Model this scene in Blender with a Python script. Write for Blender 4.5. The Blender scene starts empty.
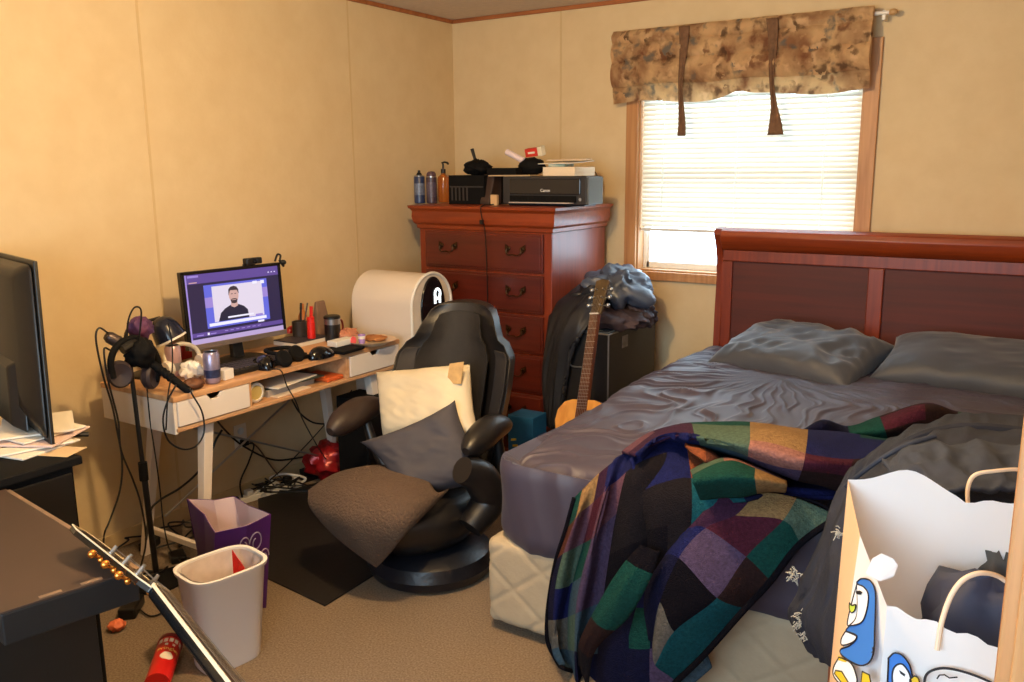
import bpy, bmesh, math, random
from mathutils import Vector, Matrix, Euler, noise as MN
V = Vector
R = math.radians
PI = math.pi
random.seed(7)
scene = bpy.context.scene
COL = scene.collection

# ------------------------------------------------------------------ camera
CAM = V((3.24, -4.38, 1.55))
F_PX = 860.0
yaw, pitch, roll = R(32.876), R(11.286), R(0.466)
fwd = V((-math.sin(yaw) * math.cos(pitch), math.cos(yaw) * math.cos(pitch), -math.sin(pitch)))
rt = V((math.cos(yaw), math.sin(yaw), 0))
dn = fwd.cross(rt)
rt2 = rt * math.cos(roll) + dn * math.sin(roll)
dn2 = dn * math.cos(roll) - rt * math.sin(roll)
cam_data = bpy.data.cameras.new('camera')
cam_data.sensor_width = 36.0
cam_data.lens = 36.0 * F_PX / 1024.0
cam_data.clip_start = 0.05
cam_data.clip_end = 100
cam = bpy.data.objects.new('camera', cam_data)
COL.objects.link(cam)
m = Matrix.Identity(4)
for i in range(3):
    m[i][0] = rt2[i]; m[i][1] = -dn2[i]; m[i][2] = -fwd[i]; m[i][3] = CAM[i]
cam.matrix_world = m
scene.camera = cam


def P(px, py, x=None, y=None, z=None, d=None):
    """world point seen at a pixel of the photo, on a plane x=, y=, z= or at depth d"""
    r = rt2 * ((px - 512) / F_PX) + dn2 * ((py - 341) / F_PX) + fwd
    if x is not None: t = (x - CAM.x) / r.x
    elif y is not None: t = (y - CAM.y) / r.y
    elif z is not None: t = (z - CAM.z) / r.z
    else: t = d
    return CAM + r * t


# ------------------------------------------------------------------ world, light, exposure
scene.view_settings.view_transform = 'Standard'
scene.view_settings.look = 'None'
scene.view_settings.gamma = 1.0
scene.view_settings.use_curve_mapping = False
scene.view_settings.exposure = 0.0
world = bpy.data.worlds.new('overcast_sky')
scene.world = world
world.use_nodes = True
bg = world.node_tree.nodes['Background']
bg.inputs[0].default_value = (0.60, 0.82, 1.0, 1)
bg.inputs[1].default_value = 11.5

ld = bpy.data.lights.new('ceiling_lamp', 'POINT')
ld.energy = 128
ld.color = (1.0, 0.68, 0.33)
ld.shadow_soft_size = 0.06
lo = bpy.data.objects.new('ceiling_lamp', ld)
lo.location = (1.90, -2.75, 2.20)
COL.objects.link(lo)
pd = bpy.data.lights.new('window_portal', 'AREA')
pd.shape = 'RECTANGLE'; pd.size = 1.2; pd.size_y = 1.12
pd.cycles.is_portal = True
po = bpy.data.objects.new('window_portal', pd)
po.location = (1.79, 0.16, 1.53)
po.rotation_euler = (R(-90), 0, 0)
COL.objects.link(po)
pd2 = pd.copy(); pd2.size = 2.0; pd2.size_y = 1.1
po2 = bpy.data.objects.new('fill_opening_portal', pd2)  # portal for the added fill-light opening behind the camera
po2.location = (2.5, -5.16, 1.45); po2.rotation_euler = (R(90), 0, 0)
COL.objects.link(po2)


# ------------------------------------------------------------------ materials
def lin(c):
    return tuple(((v / 255) / 12.92 if v / 255 <= 0.04045 else ((v / 255 + 0.055) / 1.055) ** 2.4) for v in c)


MATS = {}


def mat(name, rgb, rough=0.6, metal=0.0, var=0.0, scale=20.0, bump=0.0, bscale=None, emit=None, estr=0.0,
        spec=None, sheen=0.0, coat=0.0, trans=0.0, stretch=None, rgb2=None, detail=4.0):
    """procedural principled material; var mixes towards rgb2 (or a darker tone) with noise"""
    if name in MATS: return MATS[name]
    M = bpy.data.materials.new(name); M.use_nodes = True
    nt = M.node_tree; b = nt.nodes['Principled BSDF']
    c = lin(rgb)
    b.inputs['Base Color'].default_value = (*c, 1)
    b.inputs['Roughness'].default_value = rough
    b.inputs['Metallic'].default_value = metal
    if spec is not None: b.inputs['Specular IOR Level'].default_value = spec
    if sheen: b.inputs['Sheen Weight'].default_value = sheen
    if coat: b.inputs['Coat Weight'].default_value = coat; b.inputs['Coat Roughness'].default_value = 0.15
    if trans: b.inputs['Transmission Weight'].default_value = trans
    if emit:
        b.inputs['Emission Color'].default_value = (*lin(emit), 1); b.inputs['Emission Strength'].default_value = estr
    tc = nt.nodes.new('ShaderNodeTexCoord'); mp = nt.nodes.new('ShaderNodeMapping')
    nt.links.new(tc.outputs['Object'], mp.inputs[0])
    if stretch: mp.inputs['Scale'].default_value = stretch
    if var:
        n = nt.nodes.new('ShaderNodeTexNoise'); n.inputs['Scale'].default_value = scale; n.inputs['Detail'].default_value = detail
        nt.links.new(mp.outputs[0], n.inputs['Vector'])
        rp = nt.nodes.new('ShaderNodeValToRGB')
        rp.color_ramp.elements[0].position = 0.3; rp.color_ramp.elements[1].position = 0.7
        c2 = lin(rgb2) if rgb2 else tuple(v * (1 - var) for v in c)
        if rgb2: c2 = tuple(a * (1 - var) + q * var for a, q in zip(c, c2))
        rp.color_ramp.elements[0].color = (*c2, 1); rp.color_ramp.elements[1].color = (*c, 1)
        nt.links.new(n.outputs['Fac'], rp.inputs[0]); nt.links.new(rp.outputs[0], b.inputs['Base Color'])
    if bump:
        n2 = nt.nodes.new('ShaderNodeTexNoise'); n2.inputs['Scale'].default_value = bscale or scale * 3; n2.inputs['Detail'].default_value = 5
        nt.links.new(mp.outputs[0], n2.inputs['Vector'])
        bp = nt.nodes.new('ShaderNodeBump'); bp.inputs['Strength'].default_value = min(1, bump); bp.inputs['Distance'].default_value = 0.01
        nt.links.new(n2.outputs['Fac'], bp.inputs['Height']); nt.links.new(bp.outputs[0], b.inputs['Normal'])
    MATS[name] = M
    return M


def wood(name, c1, c2, rough=0.4, axis='x', sc=1.0, coat=0.0):
    """wood grain: stretched noise through a wave"""
    if name in MATS: return MATS[name]
    M = bpy.data.materials.new(name); M.use_nodes = True
    nt = M.node_tree; b = nt.nodes['Principled BSDF']
    tc = nt.nodes.new('ShaderNodeTexCoord'); mp = nt.nodes.new('ShaderNodeMapping')
    s = {'x': (1.2, 22, 22), 'y': (22, 1.2, 22), 'z': (22, 22, 1.2)}[axis]
    mp.inputs['Scale'].default_value = tuple(v * sc for v in s)
    n = nt.nodes.new('ShaderNodeTexNoise'); n.inputs['Scale'].default_value = 1.6; n.inputs['Detail'].default_value = 7
    n.inputs['Distortion'].default_value = 0.6
    rp = nt.nodes.new('ShaderNodeValToRGB')
    rp.color_ramp.elements[0].position = 0.32; rp.color_ramp.elements[1].position = 0.68
    rp.color_ramp.elements[0].color = (*lin(c2), 1); rp.color_ramp.elements[1].color = (*lin(c1), 1)
    L = nt.links.new
    L(tc.outputs['Object'], mp.inputs[0]); L(mp.outputs[0], n.inputs['Vector']); L(n.outputs['Fac'], rp.inputs[0]); L(rp.outputs[0], b.inputs['Base Color'])
    b.inputs['Roughness'].default_value = rough
    if coat: b.inputs['Coat Weight'].default_value = coat; b.inputs['Coat Roughness'].default_value = 0.2
    bp = nt.nodes.new('ShaderNodeBump'); bp.inputs['Strength'].default_value = 0.06; bp.inputs['Distance'].default_value = 0.005
    L(n.outputs['Fac'], bp.inputs['Height']); L(bp.outputs[0], b.inputs['Normal'])
    MATS[name] = M
    return M


def translucent(name, rgb, mixf=0.5, rough=0.8, rgb2=None, scale=10, pattern=False):
    M = bpy.data.materials.new(name); M.use_nodes = True
    nt = M.node_tree; nt.nodes.clear(); L = nt.links.new
    out = nt.nodes.new('ShaderNodeOutputMaterial'); mix = nt.nodes.new('ShaderNodeMixShader'); mix.inputs[0].default_value = mixf
    d = nt.nodes.new('ShaderNodeBsdfDiffuse'); t = nt.nodes.new('ShaderNodeBsdfTranslucent')
    L(d.outputs[0], mix.inputs[1]); L(t.outputs[0], mix.inputs[2]); L(mix.outputs[0], out.inputs[0])
    d.inputs[0].default_value = (*lin(rgb), 1); t.inputs[0].default_value = (*lin(rgb), 1)
    if pattern:
        tc = nt.nodes.new('ShaderNodeTexCoord'); mp = nt.nodes.new('ShaderNodeMapping'); L(tc.outputs['Object'], mp.inputs[0])
        mp.inputs['Scale'].default_value = (1, 0.2, 1)
        n = nt.nodes.new('ShaderNodeTexNoise'); n.inputs['Scale'].default_value = 7; n.inputs['Detail'].default_value = 4; n.inputs['Distortion'].default_value = 0.3
        L(mp.outputs[0], n.inputs['Vector'])
        rp = nt.nodes.new('ShaderNodeValToRGB'); cr_ = rp.color_ramp
        cr_.elements[0].position = .36; cr_.elements[0].color = (*lin((150, 108, 78)), 1)
        cr_.elements[1].position = .62; cr_.elements[1].color = (*lin((214, 178, 132)), 1)
        L(n.outputs['Fac'], rp.inputs[0])
        # leaf and petal shapes: warped voronoi cells
        n2 = nt.nodes.new('ShaderNodeTexNoise'); n2.inputs['Scale'].default_value = 16; n2.inputs['Detail'].default_value = 3
        L(mp.outputs[0], n2.inputs['Vector'])
        av = nt.nodes.new('ShaderNodeVectorMath'); av.operation = 'MULTIPLY_ADD'; av.inputs[1].default_value = (.16, .16, .16)
        L(n2.outputs['Color'], av.inputs[0]); L(mp.outputs[0], av.inputs[2])
        vo = nt.nodes.new('ShaderNodeTexVoronoi'); vo.inputs['Scale'].default_value = 17; L(av.outputs[0], vo.inputs['Vector'])
        r2 = nt.nodes.new('ShaderNodeValToRGB'); r2.color_ramp.elements[0].position = .22; r2.color_ramp.elements[1].position = .60
        r2.color_ramp.elements[0].color = (1, 1, 1, 1); r2.color_ramp.elements[1].color = (0, 0, 0, 1)
        L(vo.outputs['Distance'], r2.inputs[0])
        sp_ = nt.nodes.new('ShaderNodeSeparateColor'); L(vo.outputs['Color'], sp_.inputs[0])
        r3 = nt.nodes.new('ShaderNodeValToRGB'); r3.color_ramp.interpolation = 'CONSTANT'
        for k_, (p_, c_) in enumerate([(0, (84, 62, 50)), (.25, (104, 106, 102)), (.42, (226, 190, 146)), (.60, (120, 78, 58)), (.80, (216, 176, 130))]):
            e = r3.color_ramp.elements[k_] if k_ < 2 else r3.color_ramp.elements.new(p_)
            e.position = p_; e.color = (*lin(c_), 1)
        L(sp_.outputs[0], r3.inputs[0])
        mm_ = nt.nodes.new('ShaderNodeMath'); mm_.operation = 'MULTIPLY'; mm_.inputs[1].default_value = .8; L(r2.outputs[0], mm_.inputs[0])
        mx = nt.nodes.new('ShaderNodeMixRGB'); L(mm_.outputs[0], mx.inputs[0]); L(rp.outputs[0], mx.inputs[1]); L(r3.outputs[0], mx.inputs[2])
        L(mx.outputs[0], d.inputs[0]); L(mx.outputs[0], t.inputs[0])
    MATS[name] = M
    return M


# ------------------------------------------------------------------ mesh builder
class MB:
    def __init__(s):
        s.v = []; s.f = []; s.mi = []

    def add(s, vs, fs, mi=0):
        o = len(s.v); s.v += [V(v) for v in vs]; s.f += [[i + o for i in f] for f in fs]; s.mi += [mi] * len(fs)
        return s

    def box(s, lo, hi, mi=0, M=None):
        x0, y0, z0 = lo; x1, y1, z1 = hi
        vs = [V(q) for q in ((x0, y0, z0), (x1, y0, z0), (x1, y1, z0), (x0, y1, z0), (x0, y0, z1), (x1, y0, z1), (x1, y1, z1), (x0, y1, z1))]
        if M is not None: vs = [M @ v for v in vs]
        return s.add(vs, [(0, 3, 2, 1), (4, 5, 6, 7), (0, 1, 5, 4), (1, 2, 6, 5), (2, 3, 7, 6), (3, 0, 4, 7)], mi)

    def hexa(s, bottom, top, mi=0):
        """box from four bottom and four top points"""
        return s.add(list(bottom) + list(top), [(0, 3, 2, 1), (4, 5, 6, 7), (0, 1, 5, 4), (1, 2, 6, 5), (2, 3, 7, 6), (3, 0, 4, 7)], mi)

    def tube(s, pts, r, n=8, mi=0, cap=True):
        pts = [V(p) for p in pts]; N = len(pts)
        rs = r if isinstance(r, (list, tuple)) else [r] * N
        t0 = (pts[1] - pts[0]).normalized()
        up = V((0, 0, 1)) if abs(t0.z) < 0.9 else V((1, 0, 0))
        a = t0.cross(up).normalized()
        vs = []; fs = []
        for i, p in enumerate(pts):
            t = (pts[min(i + 1, N - 1)] - pts[max(i - 1, 0)])
            if t.length < 1e-9: t = t0
            t.normalize()
            a = (a - t * a.dot(t)); a = a.normalized() if a.length > 1e-6 else t.orthogonal().normalized()
            b = t.cross(a)
            for k in range(n):
                th = 2 * PI * k / n
                vs.append(p + (a * math.cos(th) + b * math.sin(th)) * rs[i])
        for i in range(N - 1):
            for k in range(n):
                k2 = (k + 1) % n
                fs.append((i * n + k, i * n + k2, (i + 1) * n + k2, (i + 1) * n + k))
        if cap: fs.append(tuple(reversed(range(n)))); fs.append(tuple(range((N - 1) * n, N * n)))
        return s.add(vs, fs, mi)

    def lathe(s, prof, c=(0, 0, 0), n=24, mi=0, M=None, sx=1, sy=1):
        """profile [(r,z)...] about the z axis at c"""
        vs = []; fs = []; c = V(c); K = len(prof)
        for r_, z_ in prof:
            for k in range(n):
                th = 2 * PI * k / n
                q = V((r_ * math.cos(th) * sx, r_ * math.sin(th) * sy, z_))
                if M is not None: q = M @ q
                vs.append(q + c)
        for i in range(K - 1):
            for k in range(n):
                k2 = (k + 1) % n
                fs.append((i * n + k, i * n + k2, (i + 1) * n + k2, (i + 1) * n + k))
        if prof[0][0] > 1e-6: fs.append(tuple(reversed(range(n))))
        if prof[-1][0] > 1e-6: fs.append(tuple(range((K - 1) * n, K * n)))
        return s.add(vs, fs, mi)

    def ell(s, c, r, n=16, mi=0, M=None, fn=None):
        c = V(c); vs = []; fs = []; m_ = n // 2
        rx, ry, rz = (r, r, r) if not isinstance(r, (tuple, list)) else r
        for i in range(m_ + 1):
            ph = PI * i / m_
            for k in range(n):
                th = 2 * PI * k / n
                q = V((math.sin(ph) * math.cos(th) * rx, math.sin(ph) * math.sin(th) * ry, math.cos(ph) * rz))
                if fn: q = fn(q)
                if M is not None: q = M @ q
                vs.append(c + q)
        for i in range(m_):
            for k in range(n):
                k2 = (k + 1) % n
                fs.append((i * n + k, (i + 1) * n + k, (i + 1) * n + k2, i * n + k2))
        return s.add(vs, fs, mi)

    def prism(s, poly, vec, mi=0):
        """extrude a 3-D polygon along vec"""
        vec = V(vec); poly = [V(p) for p in poly]; n = len(poly)
        fs = [tuple(reversed(range(n))), tuple(range(n, 2 * n))]
        for i in range(n): fs.append((i, (i + 1) % n, n + (i + 1) % n, n + i))
        return s.add(poly + [p + vec for p in poly], fs, mi)

    def grid(s, fn, nu, nv, mi=0, mfn=None, closeu=False):
        vs = []
        for j in range(nv + 1):
            for i in range(nu + 1): vs.append(fn(i / nu, j / nv))
        o = len(s.v); s.v += [V(v) for v in vs]
        for j in range(nv):
            for i in range(nu):
                a = o + j * (nu + 1) + i
                s.f.append([a, a + 1, a + nu + 2, a + nu + 1])
                s.mi.append(mfn((i + .5) / nu, (j + .5) / nv) if mfn else mi)
        return s

    def build(s, name, mats, parent=None, smooth=False, bevel=0.0, seg=2, solid=0.0, subsurf=0, local=False, weld=False, sharp=35, soff=-1):
        me = bpy.data.meshes.new(name)
        vs = [v.copy() for v in s.v]
        if parent is not None and not local:
            mi_ = WM[parent.name].inverted(); vs = [mi_ @ v for v in vs]; org = V((0, 0, 0))
        elif parent is None and not local:
            xs = [v.x for v in vs]; ys = [v.y for v in vs]; zs = [v.z for v in vs]
            org = V(((min(xs) + max(xs)) / 2, (min(ys) + max(ys)) / 2, min(zs)))
            vs = [v - org for v in vs]
        else: org = V((0, 0, 0))
        me.from_pydata([tuple(v) for v in vs], [], s.f)
        if not isinstance(mats, (list, tuple)): mats = [mats]
        for q in mats: me.materials.append(q)
        for p_, q in zip(me.polygons, s.mi): p_.material_index = q
        bm = bmesh.new(); bm.from_mesh(me)
        if weld: bmesh.ops.remove_doubles(bm, verts=bm.verts, dist=1e-5)
        bmesh.ops.recalc_face_normals(bm, faces=bm.faces)
        bm.to_mesh(me); bm.free()
        if smooth:
            for p_ in me.polygons: p_.use_smooth = True
            me.set_sharp_from_angle(angle=R(sharp))
        o = bpy.data.objects.new(name, me); COL.objects.link(o)
        o.location = org
        if parent is not None: o.parent = parent; WM[o.name] = WM[parent.name].copy()
        else: WM[o.name] = Matrix.Translation(org)
        if bevel:
            b = o.modifiers.new('bevel', 'BEVEL'); b.width = bevel; b.segments = seg; b.limit_method = 'ANGLE'; b.angle_limit = R(40)
        if solid:
            b = o.modifiers.new('solid', 'SOLIDIFY'); b.thickness = solid; b.offset = soff
        if subsurf:
            b = o.modifiers.new('sub', 'SUBSURF'); b.levels = subsurf; b.render_levels = subsurf
        return o


WM = {}


def thing(name, label, cat, loc=(0, 0, 0), rotz=0.0, group=None, rot=None):
    o = bpy.data.objects.new(name, None); COL.objects.link(o)
    o.empty_display_size = 0.1
    o.location = loc; o.rotation_euler = rot if rot else (0, 0, rotz)
    o['label'] = label; o['category'] = cat
    if group: o['group'] = group
    WM[o.name] = Matrix.Translation(V(loc)) @ (Euler(rot) if rot else Euler((0, 0, rotz))).to_matrix().to_4x4()
    return o


def tag(o, label, cat, group=None, kind=None):
    o['label'] = label; o['category'] = cat
    if group: o['group'] = group
    if kind: o['kind'] = kind
    return o


def struct(mb, name, m_, **k):
    o = mb.build(name, m_, **k); o['kind'] = 'structure'; return o


def frame(origin, xa, za):
    """4x4 with local x along xa and local z close to za"""
    X = V(xa).normalized(); Z = V(za); Z = (Z - X * Z.dot(X)).normalized(); Y = Z.cross(X)
    M = Matrix.Identity(4)
    for i in range(3): M[i][0] = X[i]; M[i][1] = Y[i]; M[i][2] = Z[i]; M[i][3] = V(origin)[i]
    return M


def cr(p0, p1, p2, p3, t):
    return 0.5 * ((2 * p1) + (p2 - p0) * t + (2 * p0 - 5 * p1 + 4 * p2 - p3) * t * t + (3 * p1 - p0 - 3 * p2 + p3) * t ** 3)


def spline(pts, t):
    n = len(pts) - 1; x = min(max(t, 0), 1) * n; i = min(int(x), n - 1); f = x - i
    g = lambda k: pts[k] if 0 <= k <= n else (pts[0] * 2 - pts[1] if k < 0 else pts[n] * 2 - pts[n - 1])
    return cr(g(i - 1), g(i), g(i + 1), g(i + 2), f)


def path(pts, n=24):
    pts = [V(p) for p in pts]
    return [spline(pts, i / n) for i in range(n + 1)]


def patch(C):
    """bicubic surface through a grid of points (rows of columns)"""
    return lambda u, v: spline([spline(r, u) for r in C], v)


def nz(x, y, z=0.0):
    return MN.noise(V((x, y, z)))


def ridge(x, y, z=0.0):
    return 1 - math.sqrt(MN.noise(V((x, y, z))) ** 2 + .0035) * 2


def pillow_mb(mb, M, w, h, t, seed=0, wr=0.006, n=44, pinch=0.07, mi=0, ears=0.0):
    def f(side):
        def g(u, v):
            a = u * 2 - 1; b = v * 2 - 1
            px = w / 2 * a * (1 - pinch * (1 - abs(b) ** 2.0) * 0 - pinch * (abs(a) > 0) * (1 - b * b) * -0.0)
            py = h / 2 * b
            px *= 1 - pinch * (1 - b * b) * abs(a) ** 3
            py *= 1 - pinch * (1 - a * a) * abs(b) ** 3
            th = t / 2 * ((1 - a ** 4) * (1 - b ** 4)) ** 0.55
            e = (1 - a * a) * (1 - b * b)
            wv = (ridge(a * 2.1 + seed, b * 1.3, seed) + 0.5 * ridge(a * 4 - b * 2 + seed, b * 3.4 + a, seed + 3)) * wr * min(1, e * 5)
            return M @ V((px, py, side * (th + wv)))
        return g
    mb.grid(f(1), n, n, mi)
    mb.grid(f(-1), n, n, mi)
    return mb


def text_mb(body, size, M, extrude=0.0005, align='CENTER'):
    cu = bpy.data.curves.new('t', 'FONT'); cu.body = body; cu.size = size; cu.extrude = extrude; cu.align_x = align; cu.align_y = 'CENTER'
    cu.resolution_u = 3
    o = bpy.data.objects.new('t', cu); COL.objects.link(o)
    dg = bpy.context.evaluated_depsgraph_get(); dg.update()
    me = bpy.data.meshes.new_from_object(o.evaluated_get(dg))
    mb = MB(); mb.add([M @ v.co for v in me.vertices], [list(p.vertices) for p in me.polygons])
    bpy.data.objects.remove(o); bpy.data.curves.remove(cu); bpy.data.meshes.remove(me)
    return mb


BLACK = mat('black_plastic', (15, 14, 15), 0.42, var=0.2, scale=30)
BLACKM = mat('matte_black', (9, 8, 9), 0.8, var=0.3, scale=14, spec=.2)
WHITE = mat('white_plastic', (226, 222, 214), 0.4, var=0.05, scale=8)
STEEL = mat('brushed_steel', (170, 170, 172), 0.3, 0.9)
CHERRY = wood('cherry_wood', (146, 60, 20), (116, 43, 14), 0.42, 'x', 1.0, coat=0.12)
CHERRYV = wood('cherry_wood_upright', (132, 50, 17), (106, 36, 12), 0.42, 'z', 1.0, coat=0.12)
CHERRYD = wood('cherry_panel', (86, 25, 8), (70, 19, 6), 0.6, 'x', 0.8, coat=0.0)
OAK = wood('light_oak_laminate', (206, 160, 116), (182, 132, 88), 0.45, 'y', 1.0)
TRIMW = wood('window_trim_wood', (196, 146, 96), (168, 116, 70), 0.5, 'z', 1.0)
TRIMX = wood('ceiling_trim_wood', (170, 104, 58), (142, 82, 44), 0.5, 'x', 1.0)
# ================================================================== ROOM
WALLP = mat('cream_wallpaper', (214, 192, 152), 0.75, var=0.35, scale=9, rgb2=(196, 168, 124), bump=0.08, bscale=60, detail=8)
SEAM = mat('wallpaper_batten', (204, 178, 134), 0.7, var=0.3, scale=20, rgb2=(190, 160, 116))
CEIL = mat('ceiling_paint', (214, 200, 184), 0.9, var=0.1, scale=30, bump=0.15, bscale=120)
CARPET = mat('beige_carpet', (160, 140, 118), 0.95, var=0.9, scale=150, rgb2=(118, 98, 74), bump=0.9, bscale=420, detail=12)
H = 2.43
RX, FY = 4.3, -5.1
struct(MB().box((-0.1, FY - .1, -0.1), (RX + .1, 0.1, 0)), 'floor', CARPET)
struct(MB().box((-0.1, FY - .1, H), (RX + .1, 0.1, H + .1)), 'ceiling', CEIL)
struct(MB().box((-0.1, FY, 0), (0, 0.1, H)), 'wall_left', WALLP)
struct(MB().box((RX, FY, 0), (RX + .1, 0.1, H)), 'wall_right', WALLP)
wf = MB(); wf.box((-.1, FY - .1, 0), (1.5, FY, H)); wf.box((3.5, FY - .1, 0), (RX + .1, FY, H)); wf.box((1.5, FY - .1, 0), (3.5, FY, .9)); wf.box((1.5, FY - .1, 2.0), (3.5, FY, H))  # unseen wall; its opening is added to let in cool fill light
struct(wf, 'wall_front', WALLP)
WX0, WX1, WZ0, WZ1 = 1.235, 2.375, 0.995, 2.06
wb = MB()
wb.box((0, 0, 0), (RX, 0.1, WZ0)); wb.box((0, 0, WZ1), (RX, 0.1, H)); wb.box((0, 0, WZ0), (WX0, 0.1, WZ1)); wb.box((WX1, 0, WZ0), (RX, 0.1, WZ1))
struct(wb, 'wall_back', WALLP)
k = 1
for y_ in (-3.345, -2.125, -0.905):
    struct(MB().box((0, y_ - .006, 0), (0.0015, y_ + .006, H - .02)), 'trim_%d' % k, SEAM, bevel=.0005); k += 1
for x_ in (0.75, 3.19):
    struct(MB().box((x_ - .006, -0.0015, 0), (x_ + .006, 0, H - .02)), 'trim_%d' % k, SEAM, bevel=.0005); k += 1
# ceiling trim
struct(MB().box((0, FY, H - .022), (0.012, 0, H)), 'trim_%d' % k, TRIMX, bevel=.003); k += 1
struct(MB().box((0.012, -0.012, H - .022), (RX, 0, H)), 'trim_%d' % k, TRIMX, bevel=.003); k += 1
struct(MB().box((0, FY, 0), (0.01, 0, 0.07)), 'baseboard_left', SEAM, bevel=.003)
struct(MB().box((0.01, -0.01, 0), (RX, 0, 0.07)), 'baseboard_back', SEAM, bevel=.003)
# wooden door edge beside the camera (door jamb the picture was taken past)
JAMB = wood('door_jamb_wood', (196, 140, 88), (160, 106, 62), 0.45, 'z', 1.2)
dj = MB()
c = P(996, 682, d=.8); q = V((3.223, -3.52, 0))
dj.box((3.223, -3.56, 0), (3.34, -3.44, 2.06))
dj.box((3.235, -3.585, 0), (3.36, -3.56, 2.06)); dj.box((3.252, -3.44, 0), (3.28, -3.425, 2.06))
struct(dj, 'door_1', JAMB, bevel=.004)
struct(MB().box((3.34, -3.56, 0), (RX, -3.46, H)), 'wall_side', WALLP)

# ------------------------------------------------------------------ window
VINYL = mat('white_vinyl', (235, 235, 230), 0.4)
GLASS = bpy.data.materials.new('window_glass'); GLASS.use_nodes = True
nt = GLASS.node_tree; nt.nodes.clear()
o_ = nt.nodes.new('ShaderNodeOutputMaterial'); mx = nt.nodes.new('ShaderNodeMixShader'); tr = nt.nodes.new('ShaderNodeBsdfTransparent'); gl = nt.nodes.new('ShaderNodeBsdfGlossy')
gl.inputs['Roughness'].default_value = 0.02; mx.inputs[0].default_value = 0.06
nt.links.new(tr.outputs[0], mx.inputs[1]); nt.links.new(gl.outputs[0], mx.inputs[2]); nt.links.new(mx.outputs[0], o_.inputs[0])
w = thing('window_1', 'bright window', 'window', ((WX0 + WX1) / 2, 0, WZ0)); del w['label']; del w['category']; w['kind'] = 'structure'
cs = MB(); t = .068
cs.box((WX0 - t, -.02, WZ0 - t * .7), (WX0, 0, WZ1 + t)); cs.box((WX1, -.02, WZ0 - t * .7), (WX1 + t, 0, WZ1 + t))
cs.box((WX0, -.02, WZ1), (WX1, 0, WZ1 + t)); cs.box((WX0, -.024, WZ0 - t * .7), (WX1, 0, WZ0))
cs.box((WX0 - .0, 0, WZ0 - .0), (WX0 + .01, .1, WZ1)); cs.box((WX1 - .01, 0, WZ0), (WX1, .1, WZ1)); cs.box((WX0, 0, WZ0), (WX1, .1, WZ0 + .01))
cs.build('window_casing', TRIMW, w, bevel=.003)
sf = MB()
a = .035
for (x0, x1, z0, z1) in ((WX0 + .01, WX1 - .01, WZ0 + .01, 1.53), (WX0 + .01, WX1 - .01, 1.51, WZ1)):
    sf.box((WX0 - .01, .072, WZ0 - .01), (WX0 + .03, .1, WZ1)) if z0 < 1.2 else None
    sf.box((x0, .075, z0), (x0 + a, .1, z1)); sf.box((x1 - a, .075, z0), (x1, .1, z1)); sf.box((x0, .075, z0), (x1, .1, z0 + a)); sf.box((x0, .075, z1 - a), (x1, .1, z1))
sf.build('window_sash', VINYL, w, bevel=.003)
MB().box((WX0 + .03, .085, WZ0 + .03), (WX1 - .03, .089, WZ1)).build('window_pane', GLASS, w)

# mini blind
SLAT = translucent('blind_slat', (226, 220, 204), 0.085)
bl = thing('window_blind', 'white horizontal mini blind lowered most of the way down the bright window', 'blind', ((WX0 + WX1) / 2, .03, 1.2))
bx0, bx1 = WX0 + .014, WX1 - .014
MB().box((bx0, .012, WZ1 - .03), (bx1, .045, WZ1 - .002)).build('head_rail', WHITE, bl, bevel=.003)
BZ = 1.225
sl = MB(); z_ = WZ1 - .045; ang = R(62)
while z_ > BZ + .02:
    c_, s_ = math.cos(ang) * .0148, math.sin(ang) * .0148
    # slightly crowned slat
    sl.grid(lambda u, v, z0=z_: V((bx0 + (bx1 - bx0) * u, .028 + (v * 2 - 1) * c_, z0 - (v * 2 - 1) * s_ * -1 + .0022 * (1 - (v * 2 - 1) ** 2))), 1, 4)
    z_ -= .0255
sl.build('slats', SLAT, bl, smooth=True)
MB().box((bx0, .018, BZ - .012), (bx1, .04, BZ + .004)).build('bottom_rail', WHITE, bl, bevel=.003)
for fx in (.11, .47, .86):
    X = bx0 + (bx1 - bx0) * fx
    lc = MB()
    for yy in (.0135, .0425): lc.box((X - .004, yy - .0006, BZ), (X + .004, yy + .0006, WZ1 - .02))
    lc.build('ladder_tape', translucent('tape_white', (250, 248, 240), .7) if 'tape_white' not in MATS else MATS['tape_white'], bl)
# curtain rod
rod = thing('curtain_rod', 'white curtain rod with small knob end above the window', 'curtain rod', (1.79, -.08, 2.23))
rz = 2.222
MB().tube([(1.10, -.075, rz), (2.47, -.075, rz)], .009, 12).build('rod', WHITE, rod, smooth=True)
MB().ell((2.485, -.075, rz), (.02, .014, .014), 14).build('finial', mat('finial_tan', (190, 150, 100), .5), rod, smooth=True)
MB().box((2.44, -.075, rz - .03), (2.455, 0, rz + .012)).build('bracket', WHITE, rod, bevel=.002)
MB().box((1.105, -.075, rz - .03), (1.12, 0, rz + .012)).build('bracket', WHITE, rod, bevel=.002)
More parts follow.
